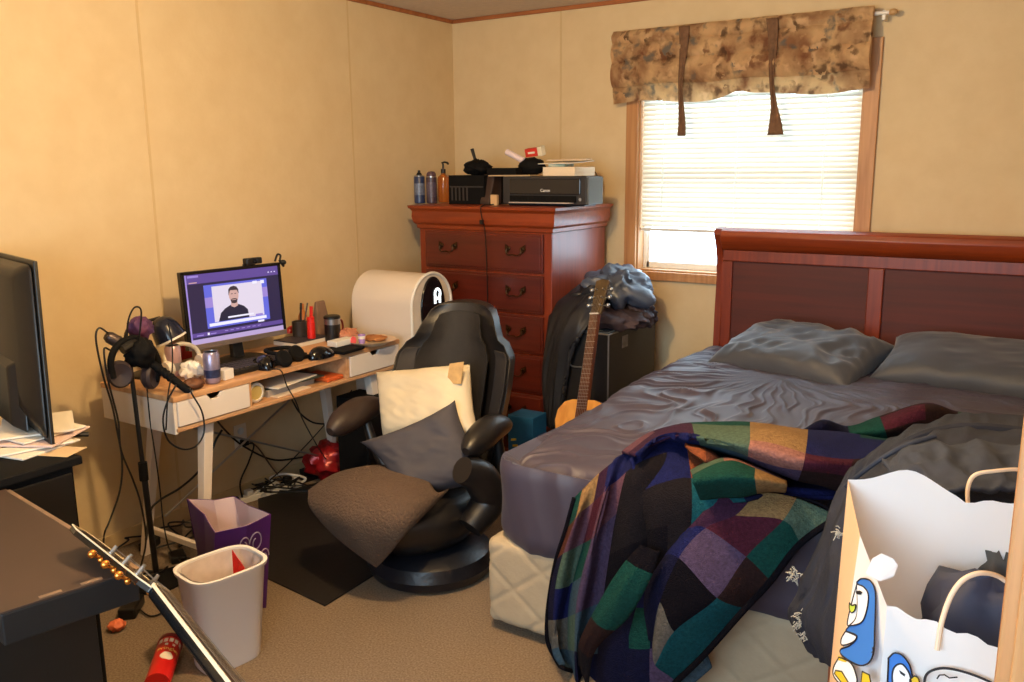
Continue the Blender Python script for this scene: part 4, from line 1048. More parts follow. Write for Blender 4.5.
for i in range(5):
    pts = [P(random.uniform(245, 320), random.uniform(474, 492), z=random.uniform(.01, .1)) for k_ in range(6)]
    cable('wall_cable', 'black cable in the heap around the power strips by the wall', pts, .004, group='cables around the power strips')
REDW = mat('red_foil', (170, 24, 30), .3, .2, var=.7, scale=14, rgb2=(96, 8, 16))
lump('snack_bag', 'crumpled red snack bag on the floor under the desk', 'snack bag', P(330, 460, z=.10), (.12, .12, .09), REDW, 3, .45)
lump('red_wrapper', 'small red wrapper beside the snack bag under the desk', 'wrapper', P(356, 466, z=.10), (.06, .08, .05), REDW, 7, .5)
o = MB().tube([P(337, 446, z=.16), P(366, 455, z=.16)], .012, 12).build('paper_roll', mat('cream_plastic', (222, 210, 180), .5), smooth=True, sharp=50); tag(o, 'cream rolled tube lying across the snack bag', 'tube')
# pc tower
pt = thing('computer_tower', 'black computer tower on the floor under the right end of the desk', 'computer', (.45, -1.42, 0))
MB().box((.385, -1.51, .012), (.565, -1.345, .50)).build('case', BLACKM, pt, bevel=.004)
MB().box((.565, -1.51, .012), (.58, -1.345, .50)).build('front_panel', BLACK, pt, bevel=.004)
[MB().box((a_, b_, 0), (a_ + .03, b_ + .02, .012)).build('foot', BLACK, pt) for a_ in (.40, .53) for b_ in (-1.49, -1.37)]
MB().lathe([(.008, 0), (.008, .003), (0, .003)], (.58, -1.43, .43), 14, M=Matrix.Rotation(R(90), 3, 'Y')).build('power_button', STEEL, pt, smooth=True)
# ================================================================== GAMING FLOOR CHAIR
CHB = mat('chair_black_vinyl', (24, 22, 23), .38, var=.2, scale=20)
CHF = mat('chair_dark_fabric', (26, 23, 23), .75, var=.3, scale=60, bump=.1, bscale=200)
CHG = mat('chair_grey_panel', (40, 37, 38), .6, var=.2, scale=40)
fa = R(-73); ff = V((math.cos(fa), math.sin(fa), 0)); fr2 = V((-ff.y, ff.x, 0)) * 1.0   # ff forwards, fr2 to its left... image right
if fr2.x < 0: fr2 = -fr2
cc = V((1.15, -1.87, 0))
ch = thing('gaming_chair', 'black pedestal gaming floor chair with round base and winged high back', 'chair', cc)
MB().lathe([(.0, .0), (.20, .0), (.235, .012), (.25, .05), (.235, .095), (.19, .125), (.10, .13), (0, .13)], V((1.24, -1.89, 0)), 48).build('round_base', mat('base_dark_vinyl', (24, 26, 34), .35, var=.35, scale=12, bump=.15, bscale=40), ch, smooth=True)
def cp(f, r, z): return cc + ff * f + fr2 * r + V((0, 0, z))
# seat pod: bowl shaped shell with soft top
mb = MB()
def pod(q):
    s_ = 1 + .10 * max(0, -q.z / .17); return V((q.x, q.y, q.z if q.z < 0 else q.z * .55))
Mf = Matrix((tuple(ff), tuple(fr2), (0, 0, 1))).transposed()
mb.ell(cp(.02, .02, .265), (.30, .27, .19), 36, M=Mf, fn=pod)
mb.build('seat', CHB, ch, smooth=True)
mb = MB(); mb.ell(cp(.03, .0, .315), (.25, .20, .07), 32, M=Mf); mb.build('seat_cushion', CHF, ch, smooth=True)
# back shell
def hw(s): 
    pts = [(0, .2), (.3, .23), (.6, .252), (.70, .25), (.76, .225), (.82, .178), (.9, .158), (.96, .142), (1, .105)]
    for (a, b), (c_, d_) in zip(pts, pts[1:]):
        if s <= c_: 
            t_ = (s - a) / (c_ - a); t_ = t_ * t_ * (3 - 2 * t_); return b + (d_ - b) * t_
    return pts[-1][1]
def back(off, wr_, u0=-1, u1=1, s0=0, s1=1):
    def f(u, v):
        a = u0 + (u1 - u0) * u; s = s0 + (s1 - s0) * v
        w_ = hw(s) * wr_
        wing = .11 * (1 - .7 * max(0, (s - .6) / .4)) * abs(a) ** 2.6
        fb_ = -.20 - .16 * s - .05 * s * s + wing + off
        z_ = .30 + .70 * s - .012 * a * a * (s > .9)
        return cp(fb_, a * w_ + .08, z_)
    return f
def shell(name, m_, o0, o1, wr_, s0=0, s1=1, u0=-1, u1=1, nu=28, nv=36):
    mb = MB(); A1, A2 = back(o0, wr_, u0, u1, s0, s1), back(o1, wr_, u0, u1, s0, s1)
    mb.grid(A1, nu, nv); mb.grid(A2, nu, nv)
    for (fn) in (lambda u, v: A1(0, u).lerp(A2(0, u), v), lambda u, v: A1(1, u).lerp(A2(1, u), v)): mb.grid(fn, nv, 3)
    for (fn) in (lambda u, v: A1(u, 0).lerp(A2(u, 0), v), lambda u, v: A1(u, 1).lerp(A2(u, 1), v)): mb.grid(fn, nu, 3)
    return mb.build(name, m_, ch, smooth=True, weld=True, bevel=.018, seg=3, sharp=60)
shell('backrest', CHB, 0, -.085, 1.0)
shell('back_panel', CHF, .006, -.01, .62, .04, .95)
for s_ in (-1, 1):
    shell('side_bolster', CHG, .007, -.01, .97, .10, .74, s_ * .72, s_ * .97, 8, 30)
    pass
# armrests: padded wings beside the seat
def armrest(pl, w_, mat_):
    pts = path(pl, 24); mb = MB()
    mb.tube(pts, [w_ * (.12 + .98 * math.sin(PI * (i + .3) / 24.6) ** .5) for i in range(25)], 16)
    return mb
ar = armrest([P(466, 452, y=-1.95), P(478, 440, y=-1.86), P(492, 428, y=-1.76), P(509, 424, y=-1.64)], .052, CHB)
ar.build('armrest', CHB, ch, smooth=True)
MB().tube([P(497, 432, y=-1.74), P(500, 455, y=-1.73), P(496, 480, y=-1.74)], [.018, .022, .03], 12).build('arm_support', CHB, ch, smooth=True)
al = armrest([P(330, 432, y=-2.02), P(345, 420, y=-1.92), P(362, 410, y=-1.80), P(382, 404, y=-1.66)], .056, CHB)
al.build('armrest', mat('chair_brown_pad', (46, 34, 30), .5), ch, smooth=True)
MB().tube([P(366, 420, y=-1.80), P(372, 440, y=-1.8), P(385, 465, y=-1.8)], [.018, .022, .03], 12).build('arm_support', CHB, ch, smooth=True)
# right thigh bolster seen beside the pillow
mb = MB(); mb.tube(path([P(462, 470, y=-1.98), P(480, 478, y=-1.9), P(488, 500, y=-1.86), P(470, 528, y=-1.95)], 20), [.05 + .02 * math.sin(PI * i / 20) for i in range(21)], 14)
mb.build('seat_bolster', CHB, ch, smooth=True)
# pillows and cushion on the chair
CREAM = mat('cream_pillowcase', (212, 198, 170), .8, var=.12, scale=5)
A1_, B1_, C1_, E1_ = P(376, 372, y=-1.66), P(470, 364, y=-1.66), P(478, 436, y=-1.80), P(383, 440, y=-1.84)
def quad_pillow(name, label, q, t_, m_, seed, wr_=.008, pinch=.06, cat='pillow', tagp=None, n=46):
    """soft pillow through four corner points (tl,tr,br,bl), bulging to both sides"""
    tl, tr, br, bl_ = [V(p) for p in q]
    nrm = ((tr - tl).cross(bl_ - tl)).normalized()
    if nrm.dot(CAM - tl) < 0: nrm = -nrm
    mb = MB()
    def f(side):
        def g(u, v):
            a = u * 2 - 1; b = v * 2 - 1
            ux = u + (-a) * pinch * .5 * (1 - b * b) * abs(a) ** 2; vy = v + (-b) * pinch * .5 * (1 - a * a) * abs(b) ** 2
            p_ = tl * (1 - ux) * (1 - vy) + tr * ux * (1 - vy) + br * ux * vy + bl_ * (1 - ux) * vy
            th = t_ / 2 * ((1 - a ** 4) * (1 - b ** 4)) ** .55; e = (1 - a * a) * (1 - b * b)
            w_ = (ridge(a * 1.7 + seed, b * 1.9, seed) + .5 * ridge(a * 3.5 - b * 3 + seed, b * 3 + a, seed + 3)) * wr_ * min(1, e * 5)
            return p_ + nrm * side * (th + w_)
        return g
    mb.grid(f(1), n, n); mb.grid(f(-1), n, n)
    return mb, nrm
pt_ = thing('throw_pillow', 'cream pillow with a small tan tag standing in the gaming chair', 'pillow', (A1_ + C1_) / 2 - V((0, 0, .15)))
mb, nn = quad_pillow('', '', [A1_, B1_, C1_, E1_], .13, CREAM, 4, .007)
mb.build('pillow_body', CREAM, pt_, smooth=True, weld=True, sharp=70)
tg = P(456, 373, y=-1.725)
mb = MB(); mb.prism([P(450, 364, y=-1.735), P(464, 362, y=-1.735), P(461, 384, y=-1.75), P(447, 384, y=-1.75)], nn * .003)
mb.build('fabric_tag', mat('tan_tag', (206, 168, 112), .7, var=.3, scale=30), pt_)
GREY = mat('charcoal_pillowcase', (62, 60, 68), .75, var=.15, scale=8)
mb, nn = quad_pillow('', '', [P(453, 402, y=-1.90), P(482, 446, y=-1.90), P(428, 500, y=-2.05), P(364, 446, y=-2.05)], .13, GREY, 12, .006)
pts_ = [P(360, 442, y=-2.00), P(455, 400, y=-1.82), P(502, 484, y=-1.84), P(404, 505, y=-2.06)]
mb, nn = quad_pillow('', '', pts_, .13, GREY, 12, .006, .16)
tag(mb.build('dark_pillow', GREY, smooth=True, weld=True, sharp=70), 'charcoal grey pillow lying diagonally in front of the cream pillow', 'pillow')
FLC = mat('brown_fleece', (88, 70, 57), .95, var=.35, scale=70, rgb2=(66, 54, 48), bump=1, bscale=110)
ctl = [[P(308, 490, z=.34), P(335, 474, z=.40), P(363, 467, z=.42), P(393, 465, z=.43)],
       [P(310, 508, z=.31), P(346, 497, z=.39), P(386, 486, z=.42), P(424, 476, z=.42)],
       [P(334, 535, z=.24), P(362, 526, z=.32), P(400, 512, z=.38), P(437, 492, z=.40)],
       [P(376, 568, z=.15), P(386, 558, z=.20), P(408, 532, z=.31), P(450, 488, z=.39)]]
pf = patch(ctl)
mb = MB()
NS = 1 if (pf(.55, .5) - pf(.45, .5)).cross(pf(.5, .55) - pf(.5, .45)).z > 0 else -1
def cush(side):
    def g(u, v):
        p_ = pf(u, v); e = 1e-3; n_ = (pf(min(1, u + e), v) - pf(max(0, u - e), v)).cross(pf(u, min(1, v + e)) - pf(u, max(0, v - e))).normalized()
        n_ = n_ * NS
        a = 2 * u - 1; b = 2 * v - 1; th = .022 * ((1 - a ** 4) * (1 - b ** 4)) ** .5
        return p_ + n_ * (side * th * (1 if side > 0 else .6) + .006 * nz(u * 5, v * 5, 3) * (1 - a ** 4) * (1 - b ** 4))
    return g
mb.grid(cush(1), 50, 50); mb.grid(cush(-1), 50, 50)
tag(mb.build('seat_pad', FLC, smooth=True, weld=True, sharp=75), 'brown fleece cushion sliding off the front of the gaming chair', 'cushion')

# floor mat
MAT_ = mat('black_floor_mat', (22, 18, 18), .6, var=.4, scale=18, bump=.1)
mp_ = [P(258, 500, z=0), P(330, 480, z=0), P(400, 560, z=0), P(325, 607, z=0), P(262, 577, z=0)]
tag(MB().prism([V((p.x, p.y, .001)) for p in mp_], (0, 0, .007)).build('floor_mat', MAT_, bevel=.002), 'flat black mat on the carpet left of the gaming chair', 'mat')

# ================================================================== ACOUSTIC GUITAR
gt = thing('acoustic_guitar', 'natural top acoustic guitar leaning on the black case between chest and bed', 'guitar', (1.42, -1.1, 0))
n0, n1 = P(595, 314, y=-.86), P(583, 402, y=-1.03)
gx_ = (n1 - n0).normalized()                  # down the neck
gn = (CAM - n0); gn = V((-.10, -1, .2)); gn = (gn - gx_ * gn.dot(gx_)).normalized(); gw = gn.cross(gx_)
if gw.x < 0: gw = -gw
GL = (n1 - n0).length
def G(s, w_, h_): return n0 + gx_ * s + gw * w_ + gn * h_
SPR = wood('spruce_top', (226, 160, 76), (206, 136, 56), .35, 'z', 1.0, coat=.3)
MAH = wood('mahogany_side', (110, 56, 30), (84, 40, 22), .4, 'z')
ROSE = wood('rosewood_board', (104, 58, 36), (74, 38, 24), .45, 'z')
s0 = GL * .97; bl_len = .48
out = [(0, .0), (.0, .06), (.012, .10), (.05, .132), (.10, .140), (.15, .128), (.20, .117), (.25, .128), (.31, .165), (.37, .188), (.42, .180), (.46, .135), (.478, .07), (.48, 0)]
poly = [(a, b) for a, b in out] + [(a, -b) for a, b in reversed(out[1:-1])]
def gpoly(scale, h_): 
    c_ = .25; return [G(s0 + c_ + (a - c_) * scale, b * scale, h_) for a, b in poly]
MB().prism(gpoly(1, -.10), gn * .098).build('body_sides', MAH, gt, smooth=True, bevel=.004, sharp=50)
MB().prism(gpoly(.99, -.002), gn * .004).build('soundboard', SPR, gt, smooth=True, sharp=50)
mb = MB(); mb.lathe([(0, 0), (.05, 0), (.05, .0008), (0, .0008)], (0, 0, 0), 32); Mg = frame(G(s0 + .155, 0, .0025), gx_, gn)
mb.v = [Mg @ v for v in mb.v]; mb.build('sound_hole', BLACKM, gt)
mb = MB(); mb.tube([Mg @ V((.058 * math.cos(2 * PI * i / 40), .058 * math.sin(2 * PI * i / 40), 0)) for i in range(41)], .003, 6, cap=False); mb.build('rosette', MAH, gt, smooth=True)
MB().box((-.02, -.08, 0), (.02, .08, .008), M=frame(G(s0 + .34, 0, .002), gx_, gn)).build('bridge', ROSE, gt, bevel=.003)
mb = MB(); mb.hexa([G(0, -.022, -.018), G(s0 + .11, -.027, -.018), G(s0 + .11, .027, -.018), G(0, .022, -.018)], [G(0, -.022, .004), G(s0 + .11, -.027, .004), G(s0 + .11, .027, .004), G(0, .022, .004)])
nk = mb.build('neck', MAH, gt, bevel=.004)
mb = MB(); mb.hexa([G(0, -.0225, .003), G(s0 + .11, -.0275, .003), G(s0 + .11, .0275, .003), G(0, .0225, .003)], [G(0, -.0225, .008), G(s0 + .11, -.0275, .008), G(s0 + .11, .0275, .008), G(0, .0225, .008)])
fbd = mb.build('fretboard', ROSE, gt)
mb = MB(); dd_ = .0; sc_l = .65
for i in range(1, 21):
    s_ = sc_l * (1 - 2 ** (-i / 12)); 
    if s_ > s0 + .105: break
    w_ = .0225 + .005 * s_ / (s0 + .11); mb.box((s_ - .001, -w_, .0075), (s_ + .001, w_, .0095), M=frame(n0, gx_, gn))
mb.build('frets', STEEL, fbd)
MB().box((-.003, -.023, .003), (.003, .023, .012), M=frame(n0, gx_, gn)).build('nut', WHITE, gt)
mb = MB(); hs_ = [(-.0, -.024), (-.02, -.028), (-.17, -.036), (-.18, 0), (-.17, .036), (-.02, .028), (0, .024)]
gup = gn * .22
mb.prism([G(a, b, -.004 + a * .12) for a, b in hs_], gn * -.014)
mb.build('headstock', wood('headstock_veneer', (88, 70, 46), (60, 46, 30), .35, 'z'), gt, bevel=.002)
for i in range(3):
    for s_ in (-1, 1):
        a = -.045 - i * .04
        mb = MB(); mb.tube([G(a, s_ * .02, -.004 + a * .12), G(a, s_ * .02, .012 + a * .12)], .004, 8); mb.tube([G(a, s_ * .03, -.012 + a * .12), G(a, s_ * .046, -.012 + a * .12)], .003, 8); mb.ell(G(a, s_ * .053, -.012 + a * .12), (.011, .011, .011), 10)
        mb.build('tuning_peg', STEEL, gt, smooth=True)
mb = MB()
for i in range(6):
    w0 = (-.0175 + .007 * i); mb.tube([G(-.10 + .013 * abs(i - 2.5), w0 * 1.2, -.006), G(0, w0, .0125), G(s0 + .34, w0 * 1.5, .014)], .0007, 4)
mb.build('strings', STEEL, gt)

# ================================================================== BLACK CASE (amp) and clothes
k0, k1, j0, j1, kz = 1.165, 1.425, -.715, -.15, .765
ca = thing('equipment_case', 'tall black equipment case with side handle and metal edging under the window', 'case', (1.29, -.43, 0))
MB().box((k0, j0, .0), (k1, j1, kz)).build('case_body', mat('black_tolex', (30, 27, 27), .5, var=.3, scale=50, bump=.15, bscale=300), ca, bevel=.006)
mb = MB()
for (p0, p1) in (((k0, j0, kz), (k1, j0, kz)), ((k1, j0, 0), (k1, j0, kz)), ((k1, j0, kz), (k1, j1, kz))): mb.tube([p0, p1], .004, 6)
mb.build('edge_trim', STEEL, ca)
mb = MB(); hx_, hy_ = P(577, 366, y=j0).x, j0 - .012; hz_ = P(577, 366, y=j0).z
mb.tube(path([(hx_ - .035, j0, hz_ + .06), (hx_ - .035, hy_, hz_ + .02), (hx_ - .02, hy_, hz_), (hx_ + .03, hy_, hz_), (hx_ + .045, hy_, hz_ + .005)], 20), .004, 8)
mb.build('handle', mat('dull_steel', (120, 120, 122), .4, .6), ca, smooth=True)
p = P(625, 345, x=k1); MB().box((k1, p.y - .035, p.z - .01), (k1 + .002, p.y + .03, p.z + .05)).build('sticker', mat('pale_sticker', (130, 124, 120), .5, var=.8, scale=40, rgb2=(60, 56, 54)), ca)
MB().box((k0 + .01, j0 + .01, kz), (k1 - .01, j1 - .01, kz + .008)).build('top_reflection', mat('blue_grey_reflection', (110, 124, 140), .25, .3), ca, bevel=.003)  # bluish light reflection on the black top, put in as a coloured sheet
def drape(name, label, C, m_, cat='jacket', nu=60, nv=50, wr_=.012, seed=0, th=.012, fr_=4):
    pf = patch(C); mb = MB()
    def g(u, v):
        p_ = pf(u, v); e = 2e-3
        n_ = (pf(min(1, u + e), v) - pf(max(0, u - e), v)).cross(pf(u, min(1, v + e)) - pf(u, max(0, v - e)))
        n_ = n_.normalized() if n_.length > 1e-9 else V((0, -1, 0))
        if n_.dot(CAM - p_) < 0: n_ = -n_
        return p_ + n_ * wr_ * (ridge(u * fr_ + seed, v * fr_ * .6, seed) + .5 * ridge(u * fr_ * 2.3 + v * 2, v * fr_, seed + 5) - .6)
    mb.grid(g, nu, nv); o = mb.build(name, m_, smooth=True, solid=th, sharp=80)
    if label: tag(o, label, cat)
    return o
BLK = mat('black_jacket_fabric', (28, 29, 36), .55, var=.3, scale=10)
BLU = mat('slate_blue_nylon', (74, 84, 104), .4, var=.35, scale=7)
MAU = mat('dark_mauve_cloth', (66, 50, 54), .7, var=.3, scale=10)
y1 = -.66
drape('black_jacket', 'black jacket draped over the left side of the equipment case', [
    [P(556, 300, y=-.50), P(575, 288, y=-.45), P(600, 276, y=-.40), P(618, 266, y=-.36)],
    [P(548, 315, y=-.66), P(568, 305, y=-.66), P(588, 296, y=-.62), P(606, 290, y=-.55)],
    [P(545, 345, y=-.73), P(558, 335, y=-.74), P(572, 325, y=-.75), P(590, 322, y=-.73)],
    [P(543, 380, y=-.74), P(553, 378, y=-.75), P(562, 372, y=-.76), P(574, 345, y=-.77)],
    [P(546, 425, y=-.74), P(552, 428, y=-.75), P(558, 425, y=-.76), P(566, 380, y=-.76)]], BLK, wr_=.016, seed=2, fr_=2.2)
def blob(name, label, cat, px, py, y_, r_, m_, seed, amp, fr=2.6, ang=0):
    return lump(name, label, cat, P(px, py, y=y_), r_, m_, seed, amp, fr, 46, Matrix.Rotation(R(ang), 3, 'Y'))
blob('clothes_pile', 'slate blue nylon jacket bundled topmost on the equipment case', 'jacket', 620, 287, -.40, (.17, .19, .095), BLU, 2, .42, 1.7, 12)
blob('dark_shirt', 'dark cloth bundled behind the guitar headstock on the case', 'clothes', 590, 300, -.52, (.12, .13, .07), BLK, 5, .35, 2.4, -25)
blob('mauve_sweatshirt', 'dark mauve sweatshirt bundled lowest on the equipment case', 'sweatshirt', 612, 317, -.50, (.175, .18, .055), MAU, 8, .3, 2.6, 4)
blob('mauve_sleeve', 'mauve sleeve end hanging past the right edge of the case', 'clothes', 640, 312, -.36, (.085, .09, .06), MAU, 15, .4, 2.6, 30)
# blue box
bxp = P(521, 450, y=-.92)
bb_ = thing('blue_box', 'bright blue box with yellow marks standing at the foot of the chest of drawers', 'box', (1.07, -.86, 0))
BLB = mat('bright_blue_card', (28, 96, 150), .5, var=.2, scale=20)
MB().box((P(508, 430, y=-.93).x, -.93, 0), (P(533, 430, y=-.93).x, -.80, .355)).build('carton', BLB, bb_, bevel=.003)
mb = MB()
for k_ in range(3):
    p = P(513 + k_ * 1.5, 440 + k_ * 6, y=-.9305); mb.prism([p + V((-.012, 0, -.006)), p + V((.02, 0, .002)), p + V((.018, 0, .012)), p + V((-.01, 0, .006))], (0, -.001, 0))
mb.build('logo', mat('yellow_print', (230, 190, 60), .5), bb_)
o = MB().box((P(534, 430, y=-.9).x + .004, -.9, 0), (P(543, 430, y=-.9).x, -.82, .26)).build('small_blue_box', mat('deep_blue_card', (24, 60, 110), .5), bevel=.003); tag(o, 'smaller dark blue box right of the bright blue box', 'box')

# ================================================================== GIFT BAG, BIN, CAN
gb_ = thing('gift_bag', 'purple paper gift bag with pale lining and scroll print beside the desk', 'gift bag', (.78, -2.5, 0))
PUR = mat('purple_card', (76, 30, 110), .45, var=.15, scale=10)
t0_, t1_, t2_, t3_ = P(187, 499, z=.36), P(215, 533, z=.36), P(271, 514, z=.36), P(234, 496, z=.36)
b0_ = V((.60, -2.47, .0)); b1_ = V((.80, -2.60, .0)); b2_ = V((.93, -2.46, 0)); b3_ = V((.76, -2.36, 0))
tw_ = [t0_, t1_, t2_, t3_]; bw_ = [b0_, b1_, b2_, b3_]
# front face has a crease; side faces fold inwards
mb = MB(); n_ = 12
for i in range(4):
    a0, a1, c0, c1 = bw_[i], bw_[(i + 1) % 4], tw_[i], tw_[(i + 1) % 4]
    cen = sum(tw_, V((0, 0, 0))) / 4
    def g(u, v, a0=a0, a1=a1, c0=c0, c1=c1, i=i):
        p_ = a0.lerp(a1, u).lerp(c0.lerp(c1, u), v)
        fold = (.03 if i in (1, 3) else .012) * (1 - abs(2 * u - 1)) * v
        d_ = (V((cen.x, cen.y, p_.z)) - p_); 
        return p_ + (d_.normalized() * fold * (-1 if i == 1 else 1) if d_.length > 1e-6 else V((0, 0, 0)))
    mb.grid(g, 16, 16)
mb.add([b0_ + V((0, 0, .002)), b1_ + V((0, 0, .002)), b2_ + V((0, 0, .002)), b3_ + V((0, 0, .002))], [(0, 1, 2, 3)])
sh_ = mb.build('bag_shell', PUR, gb_, solid=.003)
mb2 = MB(); mb2.v = [v.copy() for v in mb.v]; mb2.f = mb.f[:-1]; mb2.mi = mb.mi[:-1]
cen = (sum(tw_, V((0, 0, 0))) + sum(bw_, V((0, 0, 0)))) / 8
mb2.v = [V((cen.x + (v.x - cen.x) * .965, cen.y + (v.y - cen.y) * .965, v.z * .995 + .001)) for v in mb2.v]
mb2.build('lining', mat('pale_pink_lining', (214, 190, 190), .7), gb_, solid=.001)
SIL = mat('silver_print', (170, 160, 190), .3, .4)
def onf(u, v):  # point on the front face (t1-t2)
    return b1_.lerp(b2_, u).lerp(t1_.lerp(t2_, u), v)
fnm = (t2_ - t1_).cross(V((0, 0, 1))).normalized(); fnm = fnm if fnm.dot(CAM - t1_) > 0 else -fnm
mb = MB()
for (cu, cv, ru, sgn) in ((.42, .80, .10, 1), (.64, .80, .12, -1), (.8, .62, .09, 1)):
    pts = []
    for i in range(26):
        a = i / 25 * 2.4 * PI; r_ = ru * (1 - i / 40)
        pts.append(onf(cu + sgn * r_ * math.cos(a), cv + r_ * 1.0 * math.sin(a)) + fnm * .037)
    mb.tube(pts, .0022, 5)
mb.build('scroll_print', SIL, gb_, smooth=True)
# waste bin
bn = thing('waste_bin', 'white plastic waste bin with red wrapper inside on the carpet', 'waste bin', (1.06, -2.74, 0))
BINW = mat('bin_offwhite', (232, 228, 228), .4)
bc_ = V((1.085, -2.755, 0)); ban = R(80)
def sup(r1, r2, z_, n=40, e=.55):
    o_ = []
    for i in range(n):
        t_ = 2 * PI * i / n; c_, s_ = math.cos(t_), math.sin(t_)
        o_.append(bc_ + Matrix.Rotation(ban, 3, 'Z') @ V((r1 * abs(c_) ** e * (1 if c_ > 0 else -1), r2 * abs(s_) ** e * (1 if s_ > 0 else -1), z_)))
    return o_
BH = .335
prof = [(.095, .062, .0), (.099, .066, .01), (.124, .096, BH - .02), (.131, .103, BH - .014), (.133, .105, BH - .002), (.129, .101, BH), (.122, .094, BH - .003), (.096, .063, .015)]
rings = [sup(*q) for q in prof]; mb = MB(); N_ = 40
vs = [p for r_ in rings for p in r_]; fs = []
for i in range(len(rings) - 1):
    for k_ in range(N_): fs.append((i * N_ + k_, i * N_ + (k_ + 1) % N_, (i + 1) * N_ + (k_ + 1) % N_, (i + 1) * N_ + k_))
fs += [tuple(reversed(range(N_))), tuple(range((len(rings) - 1) * N_, len(rings) * N_))]
mb.add(vs, fs).build('bin_body', BINW, bn, smooth=True, sharp=50)
mb = MB()
def lin_(u, v):
    r_ = sup(.117 - .02 * v, .089 - .016 * v, BH - .006 - .20 * v, 40); k_ = u * 40; i = int(k_) % 40; p_ = r_[i].lerp(r_[(i + 1) % 40], k_ - int(k_))
    c_ = V((bc_.x, bc_.y, p_.z)); return c_ + (p_ - c_) * (.96 + .03 * nz(u * 22, v * 5, 2))
mb.grid(lin_, 120, 16); mb.build('bin_liner', mat('liner_plastic', (222, 208, 200), .35, var=.15, scale=30), bn, smooth=True)
lump('trash', 'crumpled pale paper filling the waste bin', 'trash', bc_ + V((0, 0, .18)), (.075, .052, .04), mat('pale_trash', (206, 180, 176), .7, var=.4, scale=14), 21, .3)
c = P(237, 566, z=.30); mb = MB(); mb.add([c + V((-.02, 0, -.08)), c + V((.015, .01, -.09)), c + V((.012, .02, -.01)), c + V((-.012, -.004, .055)), c + V((-.004, .012, .0)), c + V((.03, .01, -.05))], [(0, 1, 4, 3), (1, 5, 2, 4), (4, 2, 3)])
o = mb.build('candy_wrapper', mat('red_foil_bright', (214, 40, 32), .3), solid=.004); tag(o, 'bright red foil wrapper sticking up inside the waste bin', 'wrapper')
# snack can lying on the carpet
p0, p1 = P(170, 645, z=.042), P(152, 700, z=.042)
ax = (p1 - p0).normalized()
sc_ = thing('snack_can', 'red cylindrical potato chip can lying on the carpet', 'snack can', p0)
Mx = frame(p0, ax.cross(V((0, 0, 1))), ax)      # local z along the can
# local x across, y up/down
M3 = Mx.to_3x3()
def LB(prof, nm, m_): MB().lathe(prof, p0, 30, M=M3).build(nm, m_, sc_, smooth=True, sharp=50)
LB([(.037, .004), (.0375, .006), (.0375, .225), (.0, .225)], 'tube', mat('crisp_red', (206, 30, 26), .35))
LB([(.039, -.008), (.040, .004), (.0385, .012), (.037, .012)], 'rim', mat('dark_red_rim', (120, 20, 24), .4))
LB([(0, -.004), (.036, -.004), (.038, -.008), (.039, -.004)], 'lid', STEEL)
upv = (CAM - p0); upv = (upv - ax * upv.dot(ax)).normalized(); sd = ax.cross(upv)
def wrapp(s_, a_): return p0 + ax * s_ + (upv * math.cos(a_) + sd * math.sin(a_)) * .0382
mb = MB()
for k_ in range(-2, 3): mb.grid(lambda u, v, k_=k_: wrapp(.022 + v * .022 , k_ * .45 + (u - .5) * .32), 5, 2)
for k_ in (-1, 1): mb.grid(lambda u, v, k_=k_: wrapp(.052 + v * .012, k_ * .3 + (u - .5) * .25), 5, 2)
mb.build('white_squares', mat('off_white_print', (236, 226, 214), .5), sc_)
tm = text_mb('Pringles', .024, Matrix.Identity(4), .0)
def wraptext(mb, s_):
    out_ = MB(); out_.f = mb.f; out_.mi = mb.mi
    fl = -1
    out_.v = [wrapp(s_ + -v.y * 1, v.x / .0382 * fl) + upv * .0006 for v in mb.v]; return out_
M_t = wraptext(tm, .084); M_t.build('lettering', mat('yellow_white_print', (250, 226, 120), .5), sc_)
mb = MB(); mb.grid(lambda u, v: wrapp(.104 + v * .04 * (1), (u - .5) * 1.1 * math.sin(PI * (.15 + .7 * v))), 10, 8); mb.build('oval_panel', mat('off_white_print', (236, 226, 214), .5), sc_)

# ================================================================== TV, cabinets, left foreground
tvc = thing('television_cabinet', 'black cabinet under the television against the left wall', 'cabinet', (.45, -3.3, 0))
MB().box((.02, -3.75, .72), (.895, -3.055, .745)).build('cabinet_top', BLACKM, tvc, bevel=.004)
MB().box((.04, -3.72, 0), (.875, -3.075, .72)).build('cabinet_body', BLACKM, tvc, bevel=.003)
MB().box((.875, -3.71, .04), (.885, -3.41, .70)).build('cabinet_door', BLACK, tvc, bevel=.002); MB().box((.875, -3.395, .04), (.885, -3.085, .70)).build('cabinet_door', BLACK, tvc, bevel=.002)
tvo = thing('television', 'large black flat television seen from behind at the left edge', 'television', (.45, -3.05, .745))
a1 = P(33, 261, d=2.5); a2 = P(51, 446, d=2.52); tl_ = P(0, 253, z=a1.z - .0)
tx = V((tl_.x - a1.x, tl_.y - a1.y, 0)).normalized()          # from the near edge to the far edge
tu = (a1 - a2).normalized(); tn = tx.cross(tu).normalized()
if tn.dot(CAM - a1) < 0: tn = -tn
TM = Matrix.Identity(4)
for i in range(3): TM[i][0] = tx[i]; TM[i][1] = tu[i]; TM[i][2] = tn[i]; TM[i][3] = a2[i]
th_ = (a1 - a2).length; tw = .93
TVB = mat('tv_back_plastic', (24, 20, 18), .4, var=.15, scale=3)
MB().box((0, 0, -.012), (tw, th_, 0), M=TM).build('screen_frame', BLACK, tvo, bevel=.003)
mb = MB()
def rr(x0, y0, x1, y1, z_): return [TM @ V(q) for q in ((x0, y0, z_), (x1, y0, z_), (x1, y1, z_), (x0, y1, z_))]
mb.hexa(rr(.004, .004, tw - .004, th_ - .004, 0), rr(.07, .10, tw - .07, th_ - .035, .045)); mb.build('back_cover', TVB, tvo, bevel=.02, seg=5, smooth=True, sharp=60)
